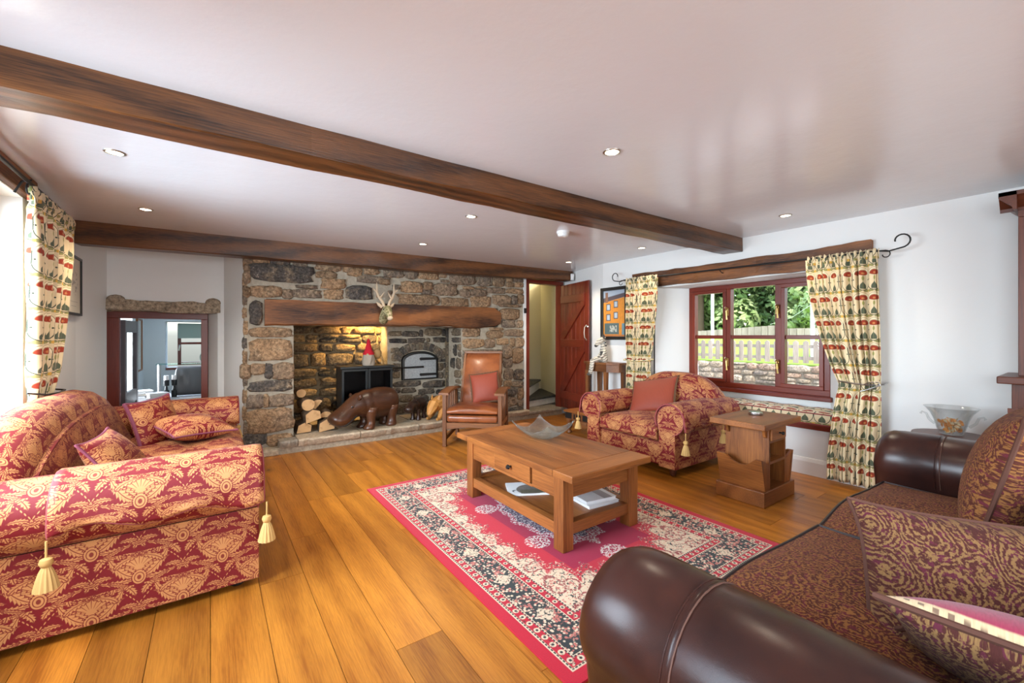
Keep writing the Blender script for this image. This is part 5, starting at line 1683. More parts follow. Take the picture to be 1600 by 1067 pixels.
for s in (-1, 1):
    lo = []
    n_ = 16
    def zt(b):   # scooped upper edge
        return 0.352 - 0.062 * max(0.0, math.cos(PI * (b + 0.01) / 0.21)) ** 0.7 if abs(b + 0.01) < 0.105 else 0.352
    for k in range(n_ + 1):
        b = -0.170 + 0.34 * k / n_
        z_ = zt(b)
        e = (z_ - 0.115) / 0.23 * 0.055
        lo.append([(s * 0.20, b, 0.115), (s * 0.222, b, 0.115), (s * (0.222 + e), b, z_), (s * (0.20 + e), b, z_)])
    MB().loft(lo).build('magazine_pocket', PINE[1], s_t)
    for b in (-0.165, 0.150):
        MB().prism([(s * 0.146, 0.115), (s * 0.205, 0.115), (s * 0.262, 0.355), (s * 0.146, 0.30)], b, b + 0.015).build('pocket_end', PINE[2], s_t)
    for b in (-0.15, 0.13):
        MB().prism([(s * 0.146, 0.50), (s * 0.165, 0.51), (s * 0.19, 0.584), (s * 0.146, 0.584)], b, b + 0.02).build('corbel', PINE[2], s_t)
cs = thing('round_tin', 'small round pewter tin on the magazine side table', 'tin', (3.66, 1.665, 0.631))
MB().lathe([(0.0001, 0.0), (0.05, 0.0), (0.052, 0.003), (0.052, 0.016), (0.048, 0.018)], n=28).build('body', 'steel', cs, True)
MB().lathe([(0.049, 0.018), (0.051, 0.020), (0.050, 0.025), (0.0001, 0.026)], n=28).build('lid', 'brushed_nickel', cs, True)

# ------------------------------------------------------------------ leather reclining chair by the hearth
yaw = math.atan2(-0.67, 0.74)               # local +x runs from the left to the right front leg
mc = thing('leather_reclining_chair', 'oak framed tan leather reclining chair by the hearth', 'armchair', (2.46, 4.23, 0.0), yaw)
# local: x across (-0.33..0.33), y back (+), front legs at y = 0
for s in (-1, 1):
    MB().box(s * 0.325 - 0.022, s * 0.325 + 0.022, -0.022, 0.022, 0.0, 0.60).build('leg', OAK[2], mc, bevel=0.003)
    MB().bar((s * 0.325, 0.60, 0.0), (s * 0.325, 0.52, 0.60), 0.044, 0.044).build('leg', OAK[2], mc, bevel=0.003)
    lo = []
    for k in range(9):
        y = -0.055 + 0.68 * k / 8; z = 0.60 + 0.030 * math.sin(PI * k / 8) + 0.0; w = 0.058 - 0.014 * (k / 8)
        lo.append([(s * 0.325 - w, y, z), (s * 0.325 + w, y, z), (s * 0.325 + w, y, z + 0.026), (s * 0.325 - w, y, z + 0.026)])
    MB().loft(lo).build('armrest', OAK[1], mc, True, angle=40)
    for k in range(5):
        y = 0.12 + 0.085 * k
        MB().box(s * 0.325 - 0.008, s * 0.325 + 0.008, y - 0.014, y + 0.014, 0.27, 0.605).build('slat', OAK[2], mc)
    MB().box(s * 0.325 - 0.014, s * 0.325 + 0.014, 0.02, 0.545, 0.22, 0.275).build('side_rail', OAK[1], mc)
    MB().bar((s * 0.325, 0.01, 0.085), (s * 0.325, 0.58, 0.12), 0.024, 0.045).build('stretcher', OAK[1], mc)
    MB().prism([(0.022, 0.10), (0.10, 0.215), (0.022, 0.215)], s * 0.325 - 0.01, s * 0.325 + 0.01, 'yz').build('bracket', OAK[2], mc)
arch = [(-0.303, 0.275), (-0.303, 0.195)] + [(-0.303 + 0.606 * k / 10, 0.195 + 0.03 * math.sin(PI * k / 10)) for k in range(1, 10)] + [(0.303, 0.195), (0.303, 0.275)]
MB().prism(arch, -0.012, 0.012).build('front_rail', OAK[0], mc)
MB().box(-0.303, 0.303, 0.53, 0.555, 0.22, 0.275).build('rear_rail', OAK[0], mc)
c1 = MB(); c1.box(-0.298, 0.298, -0.018, 0.52, 0.278, 0.362); c1.build('lower_cushion', 'tan_leather', mc, True, bevel=0.03, seg=4, angle=60)
c2 = MB(); lo = []
for k in range(9):
    y = -0.03 + 0.55 * k / 8; e = 0.03 if k in (0, 8) else 0
    lo.append([(-0.298, y, 0.368 + e * .6), (0.298, y, 0.368 + e * .6), (0.30, y, 0.44 - e), (0.15, y, 0.462 - e), (-0.15, y, 0.462 - e), (-0.30, y, 0.44 - e)])
c2.loft(lo).build('seat_cushion', 'tan_leather', mc, True, bevel=0.02, seg=3, angle=60)
for s in (-1, 1):
    MB().bar((s * 0.243, 0.47, 0.40), (s * 0.235, 0.72, 1.045), 0.028, 0.05).build('back_post', OAK[2], mc, bevel=0.003)
lo = []
for k in range(9):
    t = k / 8; yb = 0.475 + 0.25 * t; z = 0.42 + 0.635 * t; bl = 0.03 * math.sin(PI * t)
    e = 0.03 if k in (0, 8) else 0.0
    lo.append([(-0.228, yb + 0.02, z), (0.228, yb + 0.02, z), (0.228, yb - 0.02 + e, z), (0.10, yb - 0.035 - bl + e, z), (-0.10, yb - 0.035 - bl + e, z), (-0.228, yb - 0.02 + e, z)])
MB().loft(lo).build('backrest', 'tan_leather', mc, True, angle=70)
MB().bar((-0.25, 0.735, 1.065), (0.25, 0.735, 1.065), 0.035, 0.028).build('top_rail', OAK[0], mc, bevel=0.004)
Mw = Matrix.Translation((2.46, 4.23, 0)) @ Euler((0, 0, yaw)).to_matrix().to_4x4()
scatter('scatter_cushion', 'rust red cushion with brown fringe on the leather reclining chair', Mw @ frame_m(Vector((0.075, 0.425, 0.635)), (1, 0.12, 0.14), (-0.18, 0.36, 1)), 0.34, 0.36, 0.14, 'rust_cushion', 'brown_fringe', fringe=0.022, sag=0.03)

# ------------------------------------------------------------------ low iron-bound table
tt = thing('low_chest_table', 'low iron-bound wooden table with turned legs behind the armchair', 'low table', (4.12, 3.93, 0))
for k in range(4): MB().box(-0.30 + 0.15 * k + 0.0008, -0.15 + 0.15 * k - 0.0008, -0.235, 0.235, 0.282, 0.305).build('top_board', PINE[1], tt, bevel=0.002)
MB().box(-0.28, 0.28, -0.215, 0.215, 0.185, 0.281).build('apron', OAK[1], tt)
for (sx, sy) in ((-1, -1), (1, -1), (-1, 1), (1, 1)):
    MB().lathe([(0.026, 0.0), (0.034, 0.012), (0.030, 0.03), (0.018, 0.042), (0.026, 0.055), (0.040, 0.085), (0.040, 0.11), (0.024, 0.135), (0.034, 0.150), (0.036, 0.186)], c=(sx * 0.245, sy * 0.18, 0), n=18).build('leg', OAK[2], tt, True)
    MB().box(sx * 0.2815 - 0.004, sx * 0.2815 + 0.004, sy * 0.16 - 0.058, sy * 0.16 + 0.058, 0.20, 0.275).build('corner_strap', 'iron', tt)
for k in range(3):
    MB().box(-0.287, -0.2805, -0.06 + 0.05 * k, -0.04 + 0.05 * k, 0.205, 0.265).build('iron_stud', 'iron', tt)

# ------------------------------------------------------------------ corner console with carved zebra figure
cn = thing('console_table', 'tall oak corner console with tapered legs by the splayed wall', 'console table', (0, 0, 0))
MB().prism([(4.24, 3.80), (4.24, 4.13), (4.36, 4.33), (4.50, 4.16), (4.50, 3.66), (4.34, 3.66)], 0.895, 0.925, 'xy').build('top', OAK[1], cn, bevel=0.004)
MB().prism([(4.26, 3.815), (4.26, 4.12), (4.365, 4.29), (4.485, 4.15), (4.485, 3.68), (4.35, 3.68)], 0.80, 0.894, 'xy').build('apron', OAK[1], cn)
for (x, y) in ((4.275, 3.835), (4.36, 4.25), (4.46, 3.70), (4.46, 4.12)):
    MB().loft([[(x - r, y - r, z), (x + r, y - r, z), (x + r, y + r, z), (x - r, y + r, z)] for r, z in ((0.014, 0.0), (0.025, 0.80))]).build('leg', OAK[2], cn)
zb = thing('zebra_figure', 'cream and black carved zebra figure sitting on the console', 'figurine', (4.36, 3.96, 0.926), math.radians(150))
# local +x is the way it faces; y is left
tz = MB()
lo = []
for z, rx, ry, cx_ in ((0.0, 0.055, 0.062, 0.0), (0.04, 0.062, 0.068, 0.0), (0.10, 0.052, 0.056, -0.004), (0.16, 0.046, 0.060, -0.002), (0.195, 0.034, 0.046, 0.0), (0.225, 0.026, 0.027, 0.008), (0.255, 0.028, 0.024, 0.018)):
    lo.append([(cx_ + rx * math.cos(2 * PI * k / 16), ry * math.sin(2 * PI * k / 16), z) for k in range(16)])
tz.loft(lo); body_ = tz.build('body', 'zebra_cream', zb, True, angle=180)
hd_ = MB().tube([(-0.010, 0, 0.285), (0.02, 0, 0.30), (0.05, 0, 0.285), (0.085, 0, 0.245), (0.10, 0, 0.225)], [0.028, 0.042, 0.038, 0.026, 0.022], 14).build('head', 'zebra_cream', zb, True, angle=180)
MB().ell((0.100, 0, 0.224), (0.024, 0.024, 0.022), 12, 8).build('muzzle', 'zebra_dark', hd_, True, angle=180)
for s in (-1, 1):
    MB().tube([(0.0, s * 0.022, 0.325), (-0.004, s * 0.032, 0.350), (0.0, s * 0.030, 0.378)], [0.012, 0.012, 0.003], 8).build('ear', 'zebra_dark', hd_, True)
    MB().tube([(-0.005, s * 0.05, 0.185), (0.01, s * 0.078, 0.12), (0.05, s * 0.072, 0.065), (0.085, s * 0.05, 0.035)], [0.022, 0.019, 0.016, 0.014], 10).build('arm', 'zebra_cream', zb, True, angle=180)
    lg_ = MB().tube([(0.02, s * 0.032, 0.030), (0.10, s * 0.036, 0.045), (0.150, s * 0.034, 0.020), (0.165, s * 0.034, -0.08), (0.185, s * 0.034, -0.155)], [0.030, 0.026, 0.024, 0.020, 0.016], 12).build('leg', 'zebra_cream', zb, True, angle=180)
    MB().ell((0.195, s * 0.034, -0.168), (0.028, 0.018, 0.014), 10, 7).build('hoof', 'zebra_dark', lg_, True)
MB().loft([[(0.052 * (1 + .02) * math.cos(a) - 0.003, 0.060 * math.sin(a), z) for a in [0.35 + 0.9 * k / 6 for k in range(7)]] for z in (0.03, 0.09, 0.15)], closed=False, caps=False).build('waistcoat', 'zebra_dark', zb, True)
for k in range(6):
    MB().tube([(-0.012 - 0.004 * k, 0, 0.33 - 0.022 * k), (-0.034 - 0.003 * k, 0, 0.335 - 0.022 * k)], [0.014, 0.006], 6).build('mane', 'zebra_dark' if k % 2 else 'zebra_cream', zb)

# ------------------------------------------------------------------ dresser at the right edge
dz = thing('tall_dresser', 'tall dark reddish wood dresser at the right wall', 'dresser', (0, 0, 0))
MB().box(4.16, 4.49, -0.95, 0.31, 1.03, 2.07).build('upper_case', DRES[2], dz, bevel=0.004)
MB().box(4.06, 4.49, -1.0, 0.33, 0.0, 0.985).build('base_case', DRES[2], dz, bevel=0.004)
MB().box(3.98, 4.49, -1.06, 0.385, 0.985, 1.03).build('counter', DRES[1], dz, bevel=0.006)
pr = [(4.16, 2.07), (4.145, 2.07), (4.14, 2.09), (4.12, 2.11), (4.085, 2.15), (4.07, 2.16), (4.07, 2.185), (4.16, 2.185)]
lo = [[(4.49 - (4.49 - p[0]), y, p[1]) for p in pr] for y in (-1.03, 0.385)]
MB().loft(lo).build('cornice', DRES[1], dz)
MB().prism([(0.31, 2.07), (0.325, 2.07), (0.33, 2.09), (0.35, 2.11), (0.385, 2.15), (0.385, 2.185), (0.31, 2.185)], 4.07, 4.49, 'yz').build('cornice', DRES[0], dz)
MB().box(4.045, 4.06, -1.01, 0.345, 0.80, 0.83).build('moulding', DRES[1], dz)
MB().box(4.14, 4.16, -0.95, 0.31, 2.03, 2.07).build('moulding', DRES[1], dz)
MB().box(4.145, 4.16, 0.20, 0.31, 1.03, 2.03).build('pilaster', DRES[2], dz, bevel=0.003)
for k in range(2):
    MB().box(4.145, 4.16, -0.93 + 0.56 * k, -0.39 + 0.56 * k, 1.06, 2.0).build('door', DRES[2], dz, bevel=0.003)

# glass vase of dried petals on a small round table behind the leather sofa's far arm
sd_ = thing('round_side_table', 'small round dark table hidden behind the leather sofa\'s far arm', 'side table', (4.17, 0.61, 0.0))
MB().lathe([(0.0001, 0.575), (0.20, 0.575), (0.205, 0.585), (0.20, 0.598), (0.0001, 0.598)], n=32).build('top', DRES[0], sd_, True)
MB().lathe([(0.02, 0.02), (0.03, 0.06), (0.018, 0.2), (0.03, 0.4), (0.02, 0.5), (0.04, 0.574)], n=16).build('column', DRES[2], sd_, True)
for k in range(3):
    a = 2 * PI * k / 3
    MB().bar((0.01 * math.cos(a), 0.01 * math.sin(a), 0.06), (0.17 * math.cos(a), 0.17 * math.sin(a), 0.015), 0.03, 0.03).build('foot', DRES[0], sd_)
vz = thing('glass_vase', 'flared clear glass vase of dried petals beside the dresser', 'vase', (4.17, 0.61, 0.599))
outp = [(0.045, 0.0), (0.062, 0.006), (0.075, 0.05), (0.088, 0.10), (0.108, 0.15), (0.135, 0.185), (0.140, 0.19)]
inp = [(0.135, 0.190), (0.130, 0.184), (0.104, 0.151), (0.084, 0.10), (0.071, 0.05), (0.055, 0.012), (0.0005, 0.010)]
MB().lathe([(0.0005, 0.0)] + outp + inp, n=40).build('vessel', 'vase_glass', vz, True, angle=50)
for s in (-1, 1):
    MB().tube([(0.02, s * 0.085, 0.06), (0.02, s * 0.115, 0.09), (0.02, s * 0.128, 0.128), (0.02, s * 0.150, 0.138), (0.02, s * 0.158, 0.122)], [0.008, 0.008, 0.007, 0.006, 0.008], 8).build('handle', 'vase_glass', vz, True)
rp = random.Random(2)
pp = [MB(), MB()]
for k in range(120):
    z = rp.uniform(0.02, 0.105); r = rp.uniform(0, 0.06 + z * 0.12)*0.85; a = rp.uniform(0, 2 * PI)
    M = rotm((r * math.cos(a), r * math.sin(a), z), rp.uniform(0, 3), rp.uniform(0, 3), rp.uniform(0, 3))
    pp[k % 2].ell((0, 0, 0), (0.016, 0.011, 0.004), 7, 4, M=M)
for q_, nm in zip(pp, ('potpourri_orange', 'potpourri_tan')):
    pq = q_.build('dried_petals', nm, vz, True); pq['kind'] = 'stuff'

# ------------------------------------------------------------------ on and in the hearth
def skin_blob(name, mat, parent, nodes, edges, sub=2):
    """one continuous body grown on a skeleton: nodes (x,y,z,r)"""
    me = bpy.data.meshes.new(name)
    me.from_pydata([n[:3] for n in nodes], edges, [])
    ob = bpy.data.objects.new(name, me); COL.objects.link(ob); ob.parent = parent
    sk = ob.modifiers.new('Skin', 'SKIN'); sk.use_smooth_shade = True; sk.branch_smoothing = 0.6
    sv = me.skin_vertices[0].data if len(me.skin_vertices) else None
    if sv is None:
        me.skin_vertices.new() if hasattr(me.skin_vertices, 'new') else None
        sv = me.skin_vertices[0].data
    for i, n in enumerate(nodes):
        r = n[3]; sv[i].radius = r if isinstance(r, tuple) else (r, r); sv[i].use_root = (i == 0)
    ss = ob.modifiers.new('Sub', 'SUBSURF'); ss.levels = sub; ss.render_levels = sub
    me.materials.append(mat if not isinstance(mat, str) else MATS[mat])
    return ob


# big carved hippo, faces local -x, hearth top is z = 0
HZ = 0.152
hp = thing('hippo_carving', 'large carved dark wood hippo standing on the hearth', 'carving', (1.60, 5.27, HZ), math.radians(14))
lo = []
def ring(x, y, z, ry, rz, tilt=0.0, n=22, ox=0.0):
    L = []
    for k in range(n):
        a = 2 * PI * k / n
        dy = ry * math.cos(a); dz = rz * math.sin(a)
        L.append((x - dz * math.sin(tilt) + ox, y + dy, z + dz * math.cos(tilt)))
    return L
prof = [(0.385, 0.30, 0.02, 0.03, 0), (0.375, 0.30, 0.10, 0.12, 0), (0.33, 0.30, 0.135, 0.165, 0), (0.25, 0.295, 0.150, 0.190, 0), (0.14, 0.295, 0.152, 0.198, 0), (0.04, 0.295, 0.145, 0.190, 0),
        (-0.02, 0.295, 0.132, 0.172, 0), (-0.03, 0.297, 0.142, 0.184, 0), (-0.08, 0.295, 0.135, 0.172, 0.1), (-0.11, 0.292, 0.122, 0.154, 0.2), (-0.12, 0.292, 0.130, 0.164, 0.2), (-0.17, 0.285, 0.118, 0.145, 0.35),
        (-0.215, 0.270, 0.108, 0.126, 0.5), (-0.26, 0.240, 0.104, 0.118, 0.6), (-0.30, 0.205, 0.108, 0.118, 0.7), (-0.345, 0.172, 0.122, 0.122, 0.75), (-0.39, 0.150, 0.130, 0.120, 0.8),
        (-0.43, 0.135, 0.124, 0.108, 0.8), (-0.462, 0.122, 0.095, 0.08, 0.8), (-0.478, 0.115, 0.05, 0.04, 0.8), (-0.482, 0.113, 0.012, 0.01, 0.8)]
bd_ = MB().loft([ring(x, 0, z, a, b, t) for x, z, a, b, t in prof]).build('body', CARVE[0], hp, True, angle=180)
sub_ = bd_.modifiers.new('Sub', 'SUBSURF'); sub_.levels = 1; sub_.render_levels = 1
for s in (-1, 1):
    for x, r, fx in ((-0.02, 0.070, -0.03), (0.27, 0.074, -0.012)):
        l_ = MB(); y = s * 0.078
        l_.loft([ring2 for ring2 in [[(x + dx + rr * math.cos(2 * PI * k / 16), y + rr * 0.95 * math.sin(2 * PI * k / 16), z) for k in range(16)]
                for z, rr, dx in ((0.0, r * 0.90, fx), (0.018, r * 1.0, fx), (0.045, r * 0.86, fx * 0.4), (0.07, r * 0.74, 0), (0.13, r * 0.78, 0), (0.20, r * 1.05, 0), (0.26, r * 1.15, 0.01))]])
        l_.build('leg', CARVE[2], hp, True, angle=180)
    MB().tube([(-0.185, s * 0.085, 0.375), (-0.180, s * 0.115, 0.405), (-0.185, s * 0.118, 0.43)], [0.020, 0.024, 0.008], 10).build('ear', CARVE[0], hp, True)
    e_ = MB().ell((-0.262, s * 0.080, 0.292), (0.030, 0.022, 0.028), 12, 8).build('eye_socket', CARVE[0], hp, True)
    MB().ell((-0.272, s * 0.094, 0.295), (0.012, 0.010, 0.012), 10, 6).build('eye', 'black_paint', e_, True)
    MB().ell((-0.385, s * 0.060, 0.240), (0.028, 0.024, 0.018), 10, 6).build('nostril', CARVE[0], hp, True)
    MB().tube([(-0.22, s * 0.105, 0.19), (-0.29, s * 0.112, 0.14), (-0.37, s * 0.130, 0.10), (-0.45, s * 0.112, 0.09)], [0.004, 0.006, 0.006, 0.004], 6).build('mouth_line', 'black_paint', hp)
MB().tube([(0.38, 0, 0.34), (0.40, 0, 0.29), (0.395, 0, 0.22)], [0.018, 0.014, 0.009], 8).build('tail', CARVE[2], hp, True)
# small dark hippo
h2 = thing('hippo_carving', 'small nearly black carved hippo beside the large one on the hearth', 'carving', (2.27, 5.40, HZ), math.radians(40))
def _r(s): return [(x * s, z * s, a * s, b * s, t) for x, z, a, b, t in prof]
MB().loft([ring(x, 0, z, a, b, t) for x, z, a, b, t in [(x * 0.55, 0.075 + z * 0.40 + (0.03 if x < -0.2 else 0), a * 0.5, b * 0.48, t * 0.8) for x, z, a, b, t in prof]]).build('body', DCARVE[0], h2, True, angle=180)
for s in (-1, 1):
    for x in (-0.02, 0.145):
        MB().lathe([(0.032, 0.0), (0.034, 0.012), (0.024, 0.03), (0.026, 0.09), (0.034, 0.15)], c=(x, s * 0.042, 0), n=14).build('leg', DCARVE[2], h2, True)
    MB().ell((-0.10, s * 0.055, 0.275), (0.012, 0.010, 0.020), 8, 6).build('ear', DCARVE[0], h2, True)
    MB().tube([(-0.235 + 0.02, s * 0.03, 0.155), (-0.18, s * 0.035, 0.20), (-0.15, s * 0.036, 0.215)], 0.005, 6).build('carved_line', LCARVE[0], h2)
# pale carved bear/pig with faceted head
pg = thing('animal_carving', 'pale orange faceted carved animal with pricked ears lowering its head', 'carving', (2.55, 5.30, HZ), math.radians(30))
lo = [(0.24, 0.17, 0.03, 0.04, 0), (0.21, 0.18, 0.085, 0.10, 0), (0.12, 0.195, 0.105, 0.125, 0), (0.03, 0.20, 0.10, 0.118, 0.15), (-0.05, 0.195, 0.088, 0.10, 0.35), (-0.10, 0.18, 0.080, 0.088, 0.55)]
MB().loft([ring(x, 0, z, a, b, t, n=12) for x, z, a, b, t in lo]).build('body', LCARVE[0], pg, True, angle=25)
hdp = [(-0.06, 0.24, 0.055, 0.06, 0.75), (-0.10, 0.215, 0.078, 0.078, 0.8), (-0.155, 0.16, 0.070, 0.066, 0.85), (-0.205, 0.105, 0.042, 0.040, 0.9), (-0.225, 0.08, 0.026, 0.022, 0.95)]
hb_ = MB().loft([ring(x, 0, z, a, b, t, n=8) for x, z, a, b, t in hdp]).build('head', LCARVE[0], pg, True, angle=20)
for s in (-1, 1):
    MB().loft([[(-0.055, s * 0.040, 0.27), (-0.085, s * 0.030, 0.275), (-0.075, s * 0.075, 0.262)], [(-0.058, s * 0.062, 0.335), (-0.062, s * 0.060, 0.335), (-0.060, s * 0.064, 0.333)]]).build('ear', LCARVE[2], hb_)
    MB().tube([(0.02, s * 0.06, 0.15), (-0.06, s * 0.075, 0.06), (-0.11, s * 0.08, 0.018), (-0.15, s * 0.08, 0.018)], [0.048, 0.038, 0.024, 0.018], 8).build('leg', LCARVE[0], pg, True, angle=25)
    MB().tube([(0.17, s * 0.055, 0.14), (0.18, s * 0.065, 0.03), (0.16, s * 0.065, 0.018)], [0.05, 0.035, 0.018], 8).build('leg', LCARVE[2], pg, True, angle=25)
    MB().ell((-0.150, s * 0.062, 0.185), (0.006, 0.006, 0.006), 8, 5).build('eye', 'black_paint', hb_)

# log pile
def log(label, c, r, rx, rz, kind, L=0.26):
    o = thing('firewood_log', label, 'log', c, rz, 'firewood logs stacked beside the stove')
    n = 16
    if kind == 'round': sh = [(r * (1 + 0.04 * math.sin(3 * a)) * math.cos(a), r * (1 + 0.05 * math.cos(2 * a)) * math.sin(a)) for a in [2 * PI * k / n for k in range(n)]]
    elif kind == 'half': sh = [(r * 1.15 * math.cos(a), r * 1.1 * math.sin(a) - r * 0.35) for a in [PI * k / 9 for k in range(10)]]
    else: sh = [(-r * 1.1, -r * 0.6), (r * 0.95, -r * 0.75), (r * 1.15, r * 0.25), (r * 0.3, r * 0.85), (-r * 0.7, r * 0.55)]
    ca, sa = math.cos(rx), math.sin(rx)
    sh = [(p[0] * ca - p[1] * sa, p[0] * sa + p[1] * ca) for p in sh]
    m = MB().loft([[(p[0], -L / 2, p[1]) for p in sh], [(p[0] * 1.03, 0, p[1] * 1.03) for p in sh], [(p[0], L / 2, p[1]) for p in sh]], caps=False)
    m.build('bark', BARK[1], o, True, angle=50)
    for e in (-1, 1):
        q = MB(); q.v = [(p[0] * 0.985, e * (L / 2 - 0.001), p[1] * 0.985) for p in sh]; q.face(list(range(len(sh)))[::-1] if e < 0 else list(range(len(sh))))
        q.build('sawn_end', 'log_end', o)
    return o
zz0 = HZ
log('split log, lower left of the woodpile beside the pier', (0.88, 5.52, zz0 + 0.058), 0.075, 0.1, 0.05, 'split')
log('split log, lower right of the woodpile near the hippo', (1.13, 5.47, zz0 + 0.068), 0.085, 0.25, -0.1, 'split')
log('split log, lying at the right end of the woodpile', (1.28, 5.62, zz0 + 0.065), 0.075, -0.5, -0.1, 'split')
log('quartered log with large pale face in the middle of the woodpile', (0.97, 5.50, zz0 + 0.190), 0.085, 0.35, 0.04, 'split')
log('half log, middle row right of the woodpile', (1.16, 5.58, zz0 + 0.170), 0.065, 0.0, -0.15, 'half')
log('round log with notch, upper left of the woodpile', (0.93, 5.54, zz0 + 0.320), 0.072, 0.0, 0.06, 'round')
log('half log, upper right of the woodpile', (1.07, 5.62, zz0 + 0.300), 0.07, 0.9, -0.25, 'half')
log('small round log, topmost of the woodpile', (0.885, 5.66, zz0 + 0.445), 0.052, 0.0, 0.0, 'round', 0.22)

# cast iron stove
sv = thing('wood_stove', 'black cast iron stove with two glazed doors in the fireplace', 'stove', (1.67, 5.54, HZ))
w_, d_ = 0.325, 0.30
MB().box(-w_, w_, 0.02, d_, 0.09, 0.22).build('ash_box', 'black_paint', sv, bevel=0.005)
MB().box(-w_, -w_ + 0.03, 0.02, d_, 0.22, 0.71).build('side_panel', 'black_paint', sv, bevel=0.004)
MB().box(w_ - 0.03, w_, 0.02, d_, 0.22, 0.71).build('side_panel', 'black_paint', sv, bevel=0.004)
MB().box(-w_, w_, d_ - 0.03, d_, 0.22, 0.71).build('back_panel', 'iron', sv)
MB().box(-w_ - 0.02, w_ + 0.02, -0.015, d_ + 0.01, 0.71, 0.74).build('top_plate', 'black_paint', sv, bevel=0.006)
for s in (-1, 1):
    dd = MB(); a, b = (-w_, -0.004) if s < 0 else (0.004, w_)
    dd.box(a, b, 0.0, 0.02, 0.22, 0.25); dd.box(a, b, 0.0, 0.02, 0.675, 0.705); dd.box(a, a + 0.028, 0.0, 0.02, 0.25, 0.675); dd.box(b - 0.028, b, 0.0, 0.02, 0.25, 0.675)
    dd_ = dd.build('door', 'black_paint', sv, bevel=0.003)
    MB().box(a + 0.028, b - 0.028, 0.008, 0.012, 0.25, 0.675).build('pane', 'stove_glass', dd_)
    MB().tube([(s * 0.03, 0.0, 0.43), (s * 0.03, -0.02, 0.43), (s * 0.055, -0.03, 0.425)], [0.007, 0.008, 0.006], 8).build('handle', 'steel', dd_)
for (x, y) in ((-w_ + 0.04, 0.05), (w_ - 0.04, 0.05), (-w_ + 0.04, d_ - 0.04), (w_ - 0.04, d_ - 0.04)):
    MB().lathe([(0.025, 0), (0.018, 0.04), (0.03, 0.09)], c=(x, y, 0), n=12).build('leg', 'black_paint', sv)
for k in range(3): MB().box(-w_ + 0.04, w_ - 0.04, 0.012, 0.02, 0.115 + 0.03 * k, 0.128 + 0.03 * k).build('grille_bar', 'iron', sv)
rp = random.Random(4)
for k in range(16):
    MB().ell((rp.uniform(-0.24, 0.24), rp.uniform(0.06, 0.20), 0.245 + rp.uniform(0, 0.07)), (rp.uniform(0.02, 0.035), rp.uniform(0.02, 0.03), rp.uniform(0.016, 0.024)), 8, 6).build('coal', 'ember_pebble' if k % 3 == 0 else 'iron', sv, True)
# gnome and dried twigs on the stove
gn = thing('gnome_figure', 'felt gnome with tall red hat and grey beard on the stove', 'figurine', (1.71, 5.66, HZ + 0.741))
MB().lathe([(0.0001, 0.0), (0.075, 0.0), (0.085, 0.04), (0.078, 0.10), (0.062, 0.155)], n=20).build('body', 'grey_beard', gn, True)
MB().lathe([(0.070, 0.14), (0.072, 0.155), (0.045, 0.21), (0.032, 0.265), (0.022, 0.30), (0.024, 0.32), (0.012, 0.345), (0.002, 0.355)], n=18).build('hat', 'red_felt', gn, True)
MB().ell((-0.03, -0.062, 0.145), (0.016, 0.014, 0.014), 10, 7).build('nose', 'potpourri_tan', gn, True)
MB().loft([[(-0.065, -0.055, 0.14), (0.02, -0.085, 0.14), (0.05, -0.06, 0.14)], [(-0.045, -0.085, 0.08), (0.0, -0.105, 0.08), (0.03, -0.085, 0.08)], [(-0.02, -0.085, 0.02), (-0.008, -0.09, 0.02), (0.005, -0.085, 0.02)]]).build('beard', 'grey_beard', gn, True)
tw = thing('twig_bundle', 'golden bundle of dried twigs beside the gnome on the stove', 'dried twigs', (1.87, 5.70, HZ + 0.741))
rp = random.Random(6)
for k in range(16):
    a = rp.uniform(-0.5, 0.5); b = rp.uniform(0.05, 0.28)
    MB().tube([(rp.uniform(-0.01, 0.01) - 0.04, 0, 0.20 - 0.01 * k % 3 * 0.01), (0.02 + 0.02 * a, 0.02 * a - 0.01, 0.12), (0.02 + 0.25 * b, -0.03 + 0.06 * a, 0.004)], [0.004, 0.005, 0.003], 5).build('twig', 'twig', tw)
MB().ell((-0.03, 0.0, 0.15), (0.06, 0.045, 0.07), 12, 8).build('straw_head', 'twig', tw, True)

# deer head on the mantel
dh = thing('deer_head', 'mossy carved deer head with pale antlers on the mantel beam', 'wall ornament', (1.765, wy(1.765) - 0.053, 1.56), math.radians(4))
lo = [(0.0, -0.07, 0.055, 0.06), (-0.03, -0.05, 0.065, 0.085), (-0.07, 0.0, 0.062, 0.082), (-0.11, 0.035, 0.062, 0.062), (-0.15, 0.015, 0.050, 0.048), (-0.19, -0.035, 0.036, 0.036), (-0.215, -0.065, 0.030, 0.028)]
MB().loft([[(rx * math.cos(2 * PI * k / 16), y + rz * 0.35 * math.sin(2 * PI * k / 16) * -1, z + rz * math.sin(2 * PI * k / 16)) for k in range(16)] for y, z, rx, rz in lo]).build('head', 'deer_moss', dh, True, angle=180)
MB().ell((0, -0.205, -0.062), (0.034, 0.040, 0.030), 12, 8).build('muzzle', 'deer_bone', dh, True)
MB().tube([(0, -0.125, 0.07), (0, -0.165, 0.022), (0, -0.198, -0.03)], [0.018, 0.022, 0.022], 8).build('blaze', 'deer_bone', dh, True)
